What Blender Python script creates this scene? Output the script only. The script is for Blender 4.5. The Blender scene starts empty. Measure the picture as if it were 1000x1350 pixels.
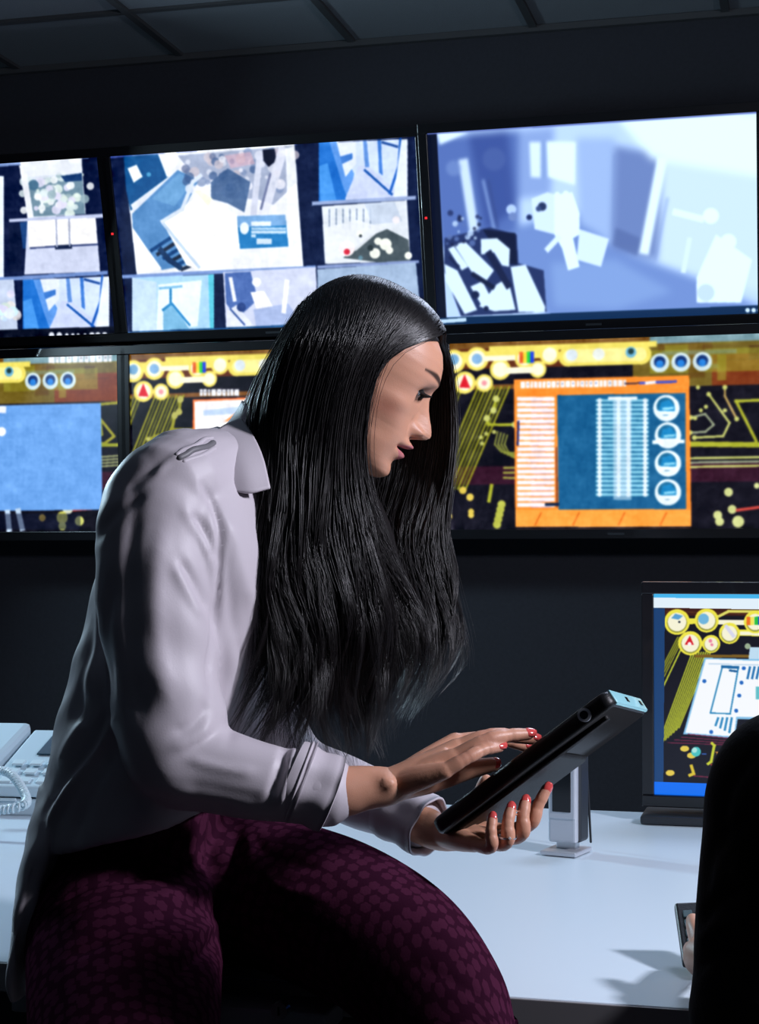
import bpy, bmesh, math, random
import numpy as np
from mathutils import Vector, Matrix
random.seed(7); rng = np.random.default_rng(7)
PI = math.pi
S = bpy.context.scene
COL = S.collection

# ------------------------------------------------------------------ camera, world, lights
F, CX, CY, CZ = 2200.0, 500.0, 740.0, 1.22          # focal length in pixels of the 1000 x 1350 frame, horizon row, eye height
def P(px, py, D): return np.array([(px-CX)*D/F, D, CZ-(py-CY)*D/F])
def proj(v):
    v = np.asarray(v, float); d = v[..., 1]
    return np.stack([CX+F*v[..., 0]/d, CY-F*(v[..., 2]-CZ)/d], -1)
cam = bpy.data.cameras.new('camera'); co = bpy.data.objects.new('camera', cam); COL.objects.link(co)
cam.sensor_fit = 'VERTICAL'; cam.sensor_height = 36; cam.sensor_width = 36*1000/1350
cam.lens = F/1350*36; cam.shift_y = 65/1350; cam.clip_start = .05
co.location = (0, 0, CZ); co.rotation_euler = (PI/2, 0, 0)
S.camera = co
S.view_settings.view_transform = 'Standard'; S.view_settings.look = 'None'
S.view_settings.gamma = 1; S.view_settings.use_curve_mapping = False
S.view_settings.exposure = 0.0
w = bpy.data.worlds.new('world'); S.world = w; w.use_nodes = True
w.node_tree.nodes['Background'].inputs[0].default_value = (.10, .16, .26, 1)
w.node_tree.nodes['Background'].inputs[1].default_value = .035
def area(name, loc, target, size, power, col, sizey=None, spread=None):
    l = bpy.data.lights.new(name, 'AREA'); l.energy = power; l.color = col
    l.shape = 'RECTANGLE'; l.size = size; l.size_y = sizey or size
    if spread: l.spread = math.radians(spread)
    o = bpy.data.objects.new(name, l); COL.objects.link(o); o.location = loc
    o.rotation_euler = (Vector(target)-Vector(loc)).to_track_quat('-Z', 'Y').to_euler()
    return o
area('key_lamp', (1.70, 1.22, 2.06), (-.1, 1.9, 1.1), .24, 54, (.87, .87, 1.0))
area('desk_lamp', (-1.9, 4.5, 2.1), (.35, 2.5, .75), .3, 50, (.60, .84, 1.0))
area('rim_lamp', (.9, 3.6, 2.6), (-.1, 2.0, 1.3), .5, 16, (.66, .76, 1.0))

# ------------------------------------------------------------------ materials
def mat(name, col, rough=.5, metal=0, spec=.5, bump=0, bscale=60, sheen=0, emis=None, es=0, coat=0, var=0, aniso=0):
    m = bpy.data.materials.new(name); m.use_nodes = True
    n = m.node_tree.nodes; L = m.node_tree.links; b = n['Principled BSDF']
    b.inputs['Base Color'].default_value = (*col, 1); b.inputs['Roughness'].default_value = rough
    b.inputs['Metallic'].default_value = metal; b.inputs['Specular IOR Level'].default_value = spec
    b.inputs['Sheen Weight'].default_value = sheen; b.inputs['Coat Weight'].default_value = coat
    if aniso: b.inputs['Anisotropic'].default_value = aniso
    if emis: b.inputs['Emission Color'].default_value = (*emis, 1); b.inputs['Emission Strength'].default_value = es
    if bump or var:
        tc = n.new('ShaderNodeTexCoord'); t = n.new('ShaderNodeTexNoise'); t.inputs['Scale'].default_value = bscale
        t.inputs['Detail'].default_value = 4; L.new(tc.outputs['Object'], t.inputs['Vector'])
        if bump:
            bp = n.new('ShaderNodeBump'); bp.inputs['Strength'].default_value = bump; bp.inputs['Distance'].default_value = .002
            L.new(t.outputs['Fac'], bp.inputs['Height']); L.new(bp.outputs['Normal'], b.inputs['Normal'])
        if var:
            r = n.new('ShaderNodeMixRGB'); r.blend_type = 'MULTIPLY'; r.inputs[0].default_value = 1
            r.inputs[1].default_value = (*col, 1)
            mr = n.new('ShaderNodeMapRange'); mr.inputs['To Min'].default_value = 1-var; mr.inputs['To Max'].default_value = 1+var
            L.new(t.outputs['Fac'], mr.inputs['Value']); L.new(mr.outputs[0], r.inputs[2]); L.new(r.outputs[0], b.inputs['Base Color'])
    return m
M = dict(
 wall=mat('wall_paint', (.019, .022, .031), .85, bump=.25, bscale=90, var=.25),
 tile=mat('ceiling_tile', (.17, .195, .22), .95, bump=.4, bscale=220, var=.2),
 tbar=mat('ceiling_grid', (.05, .055, .06), .6),
 floor=mat('floor_vinyl', (.03, .032, .036), .5, var=.3, bscale=8),
 bezel=mat('black_bezel', (.006, .006, .008), .28, coat=.2),
 back=mat('black_plastic', (.012, .013, .016), .5),
 desk=mat('white_laminate', (.62, .72, .80), .38, bump=.03, bscale=300),
 deskedge=mat('grey_edge_band', (.24, .235, .245), .5),
 ped=mat('dark_cabinet_paint', (.20, .22, .25), .4, bump=.05, bscale=200),
 chrome=mat('brushed_metal', (.55, .57, .60), .28, metal=1),
 glass=mat('black_glass', (.004, .004, .006), .08),
 silver=mat('silver_plastic', (.60, .63, .68), .32, metal=.4),
 darkgrey=mat('dark_grey_plastic', (.02, .025, .032), .45),
 phone=mat('cool_grey_plastic', (.52, .66, .74), .4),
 lcd=mat('phone_display', (.03, .07, .10), .2),
 tablet=mat('black_rubber_case', (.005, .0055, .0065), .42, spec=.35, bump=.15, bscale=500),
 leather=mat('black_leather', (.005, .0055, .007), .6, spec=.25, bump=.5, bscale=260),
 cyan=mat('painted_cyan_reflection', (.30, .62, .68), .3, coat=.3),  # cyan screen light reflected by the tablet's end, painted as a colour
 hair=mat('dark_hair', (.0075, .0057, .0065), .34, spec=.7, aniso=.3),
 lash=mat('black_lashes', (.004, .004, .004), .6),
 nail=mat('coral_nail_polish', (.62, .075, .07), .15, coat=.6),
 blouse=mat('silky_blouse', (.55, .505, .55), .48, spec=.35, sheen=.0, bump=.06, bscale=500),
 stripe=mat('grey_gathered_strip', (.16, .155, .17), .5),
 jacket=mat('black_jacket', (.0035, .004, .005), .9, spec=.2, bump=.3, bscale=200),
 red=mat('red_indicator', (.3, .01, .01), .3, emis=(1, .03, .04), es=1.0),
 key=mat('keypad_key', (.05, .09, .10), .35),
 sclera=mat('eye_white', (.62, .60, .60), .12, coat=.5),
 iris=mat('dark_iris', (.02, .012, .008), .05, coat=1),
 cord=mat('cord_plastic', (.60, .74, .80), .4),
)
def skin_mat():
    m = mat('skin', (.5, .3, .22), .44, spec=.4, bump=.12, bscale=700)
    n = m.node_tree.nodes; L = m.node_tree.links; b = n['Principled BSDF']
    a = n.new('ShaderNodeVertexColor'); a.layer_name = 'Col'
    L.new(a.outputs['Color'], b.inputs['Base Color'])
    b.inputs['Subsurface Weight'].default_value = .12; b.inputs['Subsurface Radius'].default_value = (.01, .004, .002)
    b.inputs['Subsurface Scale'].default_value = .5
    return m
M['skin'] = skin_mat()
SKIN = (.60, .30, .195)
def trouser_mat():
    m = mat('burgundy_print_cloth', (.03, .01, .02), .9, spec=0, sheen=0, bump=.15, bscale=400)
    n = m.node_tree.nodes; L = m.node_tree.links; b = n['Principled BSDF']
    uv = n.new('ShaderNodeUVMap'); uv.uv_map = 'UVMap'
    mp = n.new('ShaderNodeMapping'); mp.inputs['Scale'].default_value = (60, 60, 60); L.new(uv.outputs[0], mp.inputs[0])
    v = n.new('ShaderNodeTexVoronoi'); v.voronoi_dimensions = '2D'; v.inputs['Scale'].default_value = 1; v.inputs['Randomness'].default_value = .55
    L.new(mp.outputs[0], v.inputs['Vector'])
    # petal outline: distance modulated by the angle round the cell's centre
    sub = n.new('ShaderNodeVectorMath'); sub.operation = 'SUBTRACT'
    L.new(mp.outputs[0], sub.inputs[0]); L.new(v.outputs['Position'], sub.inputs[1])
    sp = n.new('ShaderNodeSeparateXYZ'); L.new(sub.outputs[0], sp.inputs[0])
    at = n.new('ShaderNodeMath'); at.operation = 'ARCTAN2'; L.new(sp.outputs[0], at.inputs[0]); L.new(sp.outputs[1], at.inputs[1])
    mu = n.new('ShaderNodeMath'); mu.operation = 'MULTIPLY'; mu.inputs[1].default_value = 6; L.new(at.outputs[0], mu.inputs[0])
    cs = n.new('ShaderNodeMath'); cs.operation = 'COSINE'; L.new(mu.outputs[0], cs.inputs[0])
    ma = n.new('ShaderNodeMath'); ma.operation = 'MULTIPLY_ADD'; ma.inputs[1].default_value = .03
    L.new(cs.outputs[0], ma.inputs[0]); L.new(v.outputs['Distance'], ma.inputs[2])
    cr = n.new('ShaderNodeValToRGB'); cr.color_ramp.elements[0].position = .36; cr.color_ramp.elements[1].position = .42
    cr.color_ramp.elements[0].color = (.060, .013, .034, 1); cr.color_ramp.elements[1].color = (.030, .0065, .018, 1)
    L.new(ma.outputs[0], cr.inputs[0]); L.new(cr.outputs[0], b.inputs['Base Color'])
    rr = n.new('ShaderNodeMapRange'); rr.inputs['From Min'].default_value = .36; rr.inputs['From Max'].default_value = .42; rr.inputs['To Min'].default_value = .85; rr.inputs['To Max'].default_value = .8
    L.new(ma.outputs[0], rr.inputs['Value']); L.new(rr.outputs[0], b.inputs['Roughness'])
    return m
M['trouser'] = trouser_mat()

# ------------------------------------------------------------------ mesh helpers
def empty(name, loc=(0, 0, 0), rz=0, parent=None):
    o = bpy.data.objects.new(name, None); COL.objects.link(o); o.location = loc; o.rotation_euler = (0, 0, rz)
    o.empty_display_size = .05
    if parent: o.parent = parent
    return o
def tag(o, label=None, cat=None, group=None, kind=None):
    for k, v in (('label', label), ('category', cat), ('group', group), ('kind', kind)):
        if v: o[k] = v
    return o
def link(name, me, m, parent=None, smooth=True, world=True):
    if m is not None and not me.materials: me.materials.append(m)
    if smooth: me.polygons.foreach_set('use_smooth', [True]*len(me.polygons))
    o = bpy.data.objects.new(name, me); COL.objects.link(o)
    if parent:
        o.parent = parent
        if world: # vertices are in world coordinates: cancel the parent's transform
            pm = Matrix.Translation(parent.location) @ parent.rotation_euler.to_matrix().to_4x4()
            o.matrix_parent_inverse = pm.inverted()
    return o
def mesh(name, V, Fc):
    me = bpy.data.meshes.new(name); me.from_pydata([tuple(map(float, v)) for v in V], [], [tuple(map(int, f)) for f in Fc]); me.update(); return me
def quads_mesh(name, V, Q):
    me = bpy.data.meshes.new(name); V = np.asarray(V, np.float32); Q = np.asarray(Q, np.int32)
    me.vertices.add(len(V)); me.vertices.foreach_set('co', V.ravel())
    k = Q.shape[1]; me.loops.add(Q.size); me.loops.foreach_set('vertex_index', Q.ravel())
    me.polygons.add(len(Q)); me.polygons.foreach_set('loop_start', np.arange(0, Q.size, k)); 
    me.update(calc_edges=True); return me
class MB:
    def __init__(s): s.V = []; s.F = []
    def add(s, V, Fc):
        o = len(s.V); s.V += [tuple(v) for v in V]; s.F += [tuple(i+o for i in f) for f in Fc]; return s
    def box(s, c, size, X=(1, 0, 0), Y=(0, 1, 0), Z=(0, 0, 1)):
        c = np.array(c, float); X = np.array(X)*size[0]/2; Y = np.array(Y)*size[1]/2; Z = np.array(Z)*size[2]/2
        v = [c+a*X+b*Y+d*Z for a in (-1, 1) for b in (-1, 1) for d in (-1, 1)]
        return s.add(v, [(0, 1, 3, 2), (4, 6, 7, 5), (0, 4, 5, 1), (2, 3, 7, 6), (0, 2, 6, 4), (1, 5, 7, 3)])
    def build(s, name, m, parent=None, bevel=0, smooth=False, seg=2, world=True):
        me = mesh(name, s.V, s.F)
        bm = bmesh.new(); bm.from_mesh(me); bmesh.ops.recalc_face_normals(bm, faces=bm.faces)
        if bevel: bmesh.ops.bevel(bm, geom=list(bm.edges), offset=bevel, segments=seg, profile=.5, affect='EDGES', clamp_overlap=True)
        bm.to_mesh(me); bm.free()
        return link(name, me, m, parent, smooth, world)
def cat(pts, k=6):
    p = np.asarray(pts, float); n = len(p)
    q = np.vstack([2*p[0]-p[1], p, 2*p[-1]-p[-2]]); out = []
    for i in range(n-1):
        a, b, c, d = q[i:i+4]
        for j in range(k):
            t = j/k
            out.append(.5*((2*b)+(c-a)*t+(2*a-5*b+4*c-d)*t*t+(3*b-a-3*c+d)*t**3))
    out.append(p[-1]); return np.array(out)
def ringmesh(rings, cap=True, closed=False):
    rings = np.asarray(rings); n, s, _ = rings.shape
    V = list(rings.reshape(-1, 3)); Fc = []
    for i in range(n-1 if not closed else n):
        for j in range(s):
            a = i*s+j; b = i*s+(j+1) % s; i2 = ((i+1) % n)*s
            Fc.append((a, b, i2+(j+1) % s, i2+j))
    if cap and not closed:
        V.append(rings[0].mean(0)); V.append(rings[-1].mean(0)); a = len(V)-2
        for j in range(s):
            Fc.append((a, (j+1) % s, j)); Fc.append((a+1, (n-1)*s+j, (n-1)*s+(j+1) % s))
    return V, Fc
def tube(pts, rad, seg=16, k=5, flat=1.0, up=(0, 0, 1), rnd=True, closed=False, cap=True):
    """tapered tube with rounded ends; flat scales the radius along the 'up' axis"""
    pts = np.asarray(pts, float); rad = np.asarray(rad, float)
    if rad.ndim == 0: rad = np.full(len(pts), float(rad))
    if k > 1 and not closed:
        q = cat(np.hstack([pts, rad[:, None]]), k); pts, rad = q[:, :3], q[:, 3]
    if rnd and not closed:
        d0 = pts[0]-pts[1]; d0 /= np.linalg.norm(d0); d1 = pts[-1]-pts[-2]; d1 /= np.linalg.norm(d1)
        A = [pts[0]+d0*rad[0]*math.sin(a) for a in (1.35, 1.0, .5)]; ra = [rad[0]*math.cos(a) for a in (1.35, 1.0, .5)]
        B = [pts[-1]+d1*rad[-1]*math.sin(a) for a in (.5, 1.0, 1.35)]; rb = [rad[-1]*math.cos(a) for a in (.5, 1.0, 1.35)]
        pts = np.vstack([A, pts, B]); rad = np.concatenate([ra, rad, rb])
    n = len(pts); T = np.gradient(pts, axis=0)
    if closed: T = np.roll(pts, -1, 0)-np.roll(pts, 1, 0)
    T /= np.linalg.norm(T, axis=1)[:, None]+1e-12
    R = []; U = np.array(up, float)
    for i in range(n):
        U = U-T[i]*(U@T[i]); U /= np.linalg.norm(U)+1e-12; X = np.cross(T[i], U)
        a = np.linspace(0, 2*PI, seg, endpoint=False)
        R.append(pts[i]+rad[i]*(np.cos(a)[:, None]*X+np.sin(a)[:, None]*U*flat))
    return ringmesh(R, cap=cap, closed=closed)
def loft(rings, seg=40, k=8, ex=2.0, cap=True, raw=False):
    """rings: (centre, a, b) semi-axis vectors, optional exponent"""
    arr = np.array([np.concatenate([r[0], r[1], r[2]]) for r in rings]); arr = cat(arr, k)
    a = np.linspace(0, 2*PI, seg, endpoint=False); c, s_ = np.cos(a), np.sin(a)
    c = np.sign(c)*abs(c)**(2/ex); s_ = np.sign(s_)*abs(s_)**(2/ex)
    R = [q[:3]+c[:, None]*q[3:6]+s_[:, None]*q[6:9] for q in arr]
    return np.array(R) if raw else ringmesh(R, cap)
def RG(px, py, D, rpx, ang, hw, tilt=0):
    """ring: centre pixel + depth, in-plane half size in pixels along angle (deg, image), half width in depth"""
    s = D/F; a = math.radians(ang)
    return (P(px, py, D), np.array([math.cos(a), 0, -math.sin(a)])*rpx*s, np.array([0, hw, hw*tilt]))
def remesh(parts, voxel, smooth=4, fac=.5):
    mb = MB()
    for v, f in parts: mb.add(v, f)
    me = mesh('tmp', mb.V, mb.F)
    bm = bmesh.new(); bm.from_mesh(me); bmesh.ops.recalc_face_normals(bm, faces=bm.faces); bm.to_mesh(me); bm.free()
    o = bpy.data.objects.new('tmp', me); COL.objects.link(o)
    r = o.modifiers.new('r', 'REMESH'); r.mode = 'VOXEL'; r.voxel_size = voxel
    if smooth: m = o.modifiers.new('s', 'SMOOTH'); m.iterations = smooth; m.factor = fac
    dg = bpy.context.evaluated_depsgraph_get(); dg.update()
    out = bpy.data.meshes.new_from_object(o.evaluated_get(dg))
    bpy.data.objects.remove(o); bpy.data.meshes.remove(me)
    return out
def vget(me):
    V = np.empty(len(me.vertices)*3, np.float32); me.vertices.foreach_get('co', V); return V.reshape(-1, 3).astype(float)
def nget(me):
    N = np.empty(len(me.vertices)*3, np.float32); me.vertex_normals.foreach_get('vector', N); return N.reshape(-1, 3).astype(float)
def vset(me, V): me.vertices.foreach_set('co', V.astype(np.float32).ravel()); me.update()
def segdist(p, pl):
    d = np.full(len(p), 1e9)
    for a, b in zip(pl[:-1], pl[1:]):
        ab = b-a; t = np.clip(((p-a)@ab)/(ab@ab), 0, 1); d = np.minimum(d, np.linalg.norm(p-(a+t[:, None]*ab), axis=1))
    return d
def folds(me, creases, side=-1):
    """creases: (points, width in m, depth in m); grooves (depth<0) and ridges (depth>0) pressed into the cloth on the side that faces -Y"""
    V = vget(me); N = nget(me); px = proj(V); fr = np.clip(-N[:, 1]*2+.5, 0, 1) if side < 0 else 1
    for pts, wd, dp in creases:
        pl = np.array(pts, float); pl = cat(pl, 4) if len(pl) > 2 else pl
        lo = pl.min(0)-60; hi = pl.max(0)+60
        ix = np.where((px[:, 0] > lo[0]) & (px[:, 0] < hi[0]) & (px[:, 1] > lo[1]) & (px[:, 1] < hi[1]))[0]
        if not len(ix): continue
        d = segdist(px[ix], pl)*V[ix, 1]/F
        # fade towards the ends of the fold
        L = np.linalg.norm(pl[-1]-pl[0])+1e-6; t = np.clip(((px[ix]-pl[0])@(pl[-1]-pl[0]))/L**2, 0, 1)
        f = np.clip(np.minimum(t, 1-t)*5+.25, 0, 1)
        V[ix] += N[ix]*(dp*np.exp(-(d/wd)**2)*f*(fr[ix] if side < 0 else 1))[:, None]
    vset(me, V)
def setcol(me, C):
    a = me.color_attributes.new('Col', 'FLOAT_COLOR', 'POINT')
    C4 = np.ones((len(me.vertices), 4), np.float32); C4[:, :3] = C; a.data.foreach_set('color', C4.ravel())
def join_meshes(name, items):
    """items: list of (V, faces array-like, colour array) -> one mesh with Col"""
    Vs = []; Fs = []; Cs = []; o = 0
    for V, Fc, C in items:
        V = np.asarray(V); Vs.append(V); Fs += [tuple(int(i)+o for i in f) for f in Fc]
        Cs.append(np.broadcast_to(C, (len(V), 3))); o += len(V)
    me = mesh(name, np.vstack(Vs), Fs); setcol(me, np.vstack(Cs)); return me
def faces_of(me): return [tuple(p.vertices) for p in me.polygons]

# ------------------------------------------------------------------ screen pictures, drawn here in code (flat pictures on flat screens)
def homog(src, dst):
    A = []
    for (x, y), (u, v) in zip(src, dst):
        A.append([x, y, 1, 0, 0, 0, -u*x, -u*y, -u]); A.append([0, 0, 0, x, y, 1, -v*x, -v*y, -v])
    return np.linalg.svd(np.array(A))[2][-1].reshape(3, 3)
class Pic:
    def __init__(s, W, H, quad=None, bg=(0, 0, 0)):
        s.W, s.H = W, H; s.a = np.zeros((H, W, 3)); s.a[:] = np.array(bg)/255.
        s.Hm = homog(quad, [(0, 0), (W, 0), (W, H), (0, H)]) if quad is not None else None
        s.rs = 1.0
    def m(s, p):
        p = np.asarray(p, float)
        if s.Hm is None: return p*[s.W, s.H]
        q = np.c_[p, np.ones(len(p))] @ s.Hm.T; return q[:, :2]/q[:, 2:]
    def fill(s, q, col, al=1):
        x0, y0 = np.floor(q.min(0)).astype(int); x1, y1 = np.ceil(q.max(0)).astype(int)+1
        x0, y0 = max(x0, 0), max(y0, 0); x1, y1 = min(x1, s.W), min(y1, s.H)
        if x1 <= x0 or y1 <= y0: return
        X, Y = np.meshgrid(np.arange(x0, x1)+.5, np.arange(y0, y1)+.5); ins = np.zeros(X.shape, bool)
        n = len(q)
        for i in range(n):
            a, b = q[i], q[(i+1) % n]
            if a[1] == b[1]: continue
            c = ((a[1] > Y) != (b[1] > Y)) & (X < (b[0]-a[0])*(Y-a[1])/(b[1]-a[1])+a[0]); ins ^= c
        r = s.a[y0:y1, x0:x1]; r[ins] = r[ins]*(1-al)+np.array(col)/255.*al
    def poly(s, pts, col, al=1): s.fill(s.m(pts), col, al)
    def rect(s, x0, y0, x1, y1, col, al=1, k=0): s.poly([(x0, y0), (x1, y0+k*(x1-x0)), (x1, y1+k*(x1-x0)), (x0, y1)], col, al)
    def disc(s, x, y, r, col, al=1, ry=None):
        a = np.linspace(0, 2*PI, 28, endpoint=False)
        s.poly(np.c_[x+r*np.cos(a), y+(ry or (r if s.Hm is not None else r*s.W/s.H))*np.sin(a)], col, al)
    def line(s, pts, wd, col, al=1):
        q = s.m(pts); wpx = wd*(s.W if s.Hm is None else s.sc())
        for a, b in zip(q[:-1], q[1:]):
            d = (b-a)/(np.linalg.norm(b-a)+1e-9); n = np.array([-d[1], d[0]])*wpx/2; e = d*wpx/2
            s.fill(np.array([a-e+n, b+e+n, b+e-n, a-e-n]), col, al)
    def sc(s):
        c = np.linalg.inv(s.Hm) @ [s.W/2, s.H/2, 1]; c = c[:2]/c[2]; q = s.m([c, c+[10, 0]]); return np.linalg.norm(q[1]-q[0])/10
    def box(s, a, n, ax):
        k = 2*n+1; pad = [(0, 0)]*3; pad[ax] = (n+1, n); c = np.cumsum(np.pad(a, pad, mode='edge'), axis=ax)
        return (np.take(c, range(k, c.shape[ax]), ax)-np.take(c, range(0, c.shape[ax]-k), ax))/k
    def blur(s, n, region=None):
        y0, y1, x0, x1 = region or (0, s.H, 0, s.W); r = s.a[y0:y1, x0:x1]
        for _ in range(2): r = s.box(s.box(r, n, 0), n, 1)
        s.a[y0:y1, x0:x1] = r
    def noise(s, amp, n=3, seed=1):
        g = np.random.default_rng(seed).standard_normal((s.H, s.W, 1)).repeat(3, 2)
        g = s.box(s.box(g, n, 0), n, 1); g /= g.std(); s.a += g*amp
    def image(s, name):
        im = bpy.data.images.new(name, s.W, s.H); px = np.ones((s.H, s.W, 4), np.float32); px[:, :, :3] = np.clip(s.a[::-1], 0, 1)
        im.pixels.foreach_set(px.ravel()); im.update(); im.pack(); return im
def screen_mat(name, pic, strength):
    m = bpy.data.materials.new(name); m.use_nodes = True; n = m.node_tree.nodes; L = m.node_tree.links; b = n['Principled BSDF']
    t = n.new('ShaderNodeTexImage'); t.image = pic.image(name); t.extension = 'EXTEND'
    b.inputs['Base Color'].default_value = (.004, .004, .005, 1); b.inputs['Roughness'].default_value = .3
    L.new(t.outputs[0], b.inputs['Emission Color']); b.inputs['Emission Strength'].default_value = strength
    return m
FONT = {'T': '1110100100100100', 'e': '', }
GL = {'T': ["11111", "00100", "00100", "00100", "00100", "00100", "00100"], 'e': ["00000", "00000", "01110", "10001", "11111", "10000", "01110"],
      'm': ["00000", "00000", "11010", "10101", "10101", "10101", "10101"], 'p': ["00000", "00000", "11110", "10001", "11110", "10000", "10000"]}
def text(pic, x, y, h, s, col):
    c = h/7
    for ch in s:
        for j, row in enumerate(GL[ch]):
            for i, b in enumerate(row):
                if b == '1': pic.rect(x+i*c, y+j*c, x+(i+1.1)*c, y+(j+1.1)*c, col)
        x += 6*c

def glyphbar(p, x0, y0, x1, h, col=(235, 238, 245), bg=(60, 60, 80), seed=0, k=0):
    """unreadable blurred lettering as on the photographed screens"""
    r = random.Random(seed); x = x0
    while x < x1:
        wd = h*r.uniform(.35, .75); p.rect(x, y0+k*(x-x0), x+wd, y0+h+k*(x-x0), col); 
        if r.random() < .6: p.rect(x+wd*.35, y0+h*.3+k*(x-x0), x+wd*.65, y0+h*.55+k*(x-x0), bg, .6)
        x += wd+h*.12
def corridor(p, x0, y0, x1, y1, kind=0):
    """blue tinted corridor camera view in a cell"""
    def q(u, v): return (x0+(x1-x0)*u, y0+(y1-y0)*v-(x1-x0)*u*.04)
    def Q(pts, c, a=1): p.poly([q(*t) for t in pts], c, a)
    Q([(0, 0), (1, 0), (1, 1), (0, 1)], (205, 222, 250))
    if kind == 0:
        Q([(0, 0), (.12, 0), (.33, 1), (0, 1)], (30, 110, 205)); Q([(.0, .4), (.1, .35), (.2, 1), (.02, 1)], (70, 150, 235))
        Q([(.12, 0), (.2, 0), (.4, .55), (.33, 1), (.26, .7)], (90, 150, 230)); Q([(.2, .0), (.42, .0), (.42, .38), (.3, .6)], (225, 235, 252))
        Q([(.24, .25), (.38, .2), (.38, .3), (.26, .38)], (60, 120, 205))
        Q([(.3, .95), (.45, .42), (.55, .42), (.95, .98), (.3, 1)], (200, 212, 245))
        Q([(.5, 0), (.54, 0), (.57, .45), (.52, .45)], (90, 140, 215)); Q([(.66, 0), (.7, 0), (.72, .6), (.68, .55)], (60, 120, 210))
        p.line([q(.52, .5), q(.82, .92)], 3.0, (20, 80, 170)); p.line([q(.92, 0), q(.9, .45), q(.8, .9)], 3.2, (25, 90, 190))
        p.line([q(.72, .04), q(.88, .12)], 3.0, (25, 70, 150)); Q([(.93, 0), (1, 0), (1, 1), (.84, 1)], (232, 242, 255))
    else:
        Q([(0, 0), (1, 0), (1, 1), (0, 1)], (170, 214, 246)); Q([(.0, 0), (.3, .1), (.3, 1), (0, 1)], (196, 222, 246))
        Q([(.32, .15), (.85, .1), (.8, .95), (.3, 1)], (232, 244, 255)); Q([(.38, .6), (.5, .5), (.7, 1), (.38, 1)], (120, 182, 222))
        p.line([q(.47, .22), q(.47, .52), q(.38, .62)], 3.4, (40, 130, 190)); p.line([q(.49, .52), q(.7, .92)], 3.0, (40, 130, 195))
        p.line([q(.34, .22), q(.6, .2)], 3, (120, 185, 225)); Q([(.93, 0), (1, 0), (1, 1), (.95, 1)], (90, 200, 225))
def bloom(p, x, y, r, col, n, seed, spread):
    r_ = random.Random(seed)
    for i in range(n):
        p.disc(x+r_.gauss(0, spread), y+r_.gauss(0, spread*.7), r*r_.uniform(.4, 1.2), tuple(min(255, max(0, c+r_.randint(-25, 25))) for c in col), .8)
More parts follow.
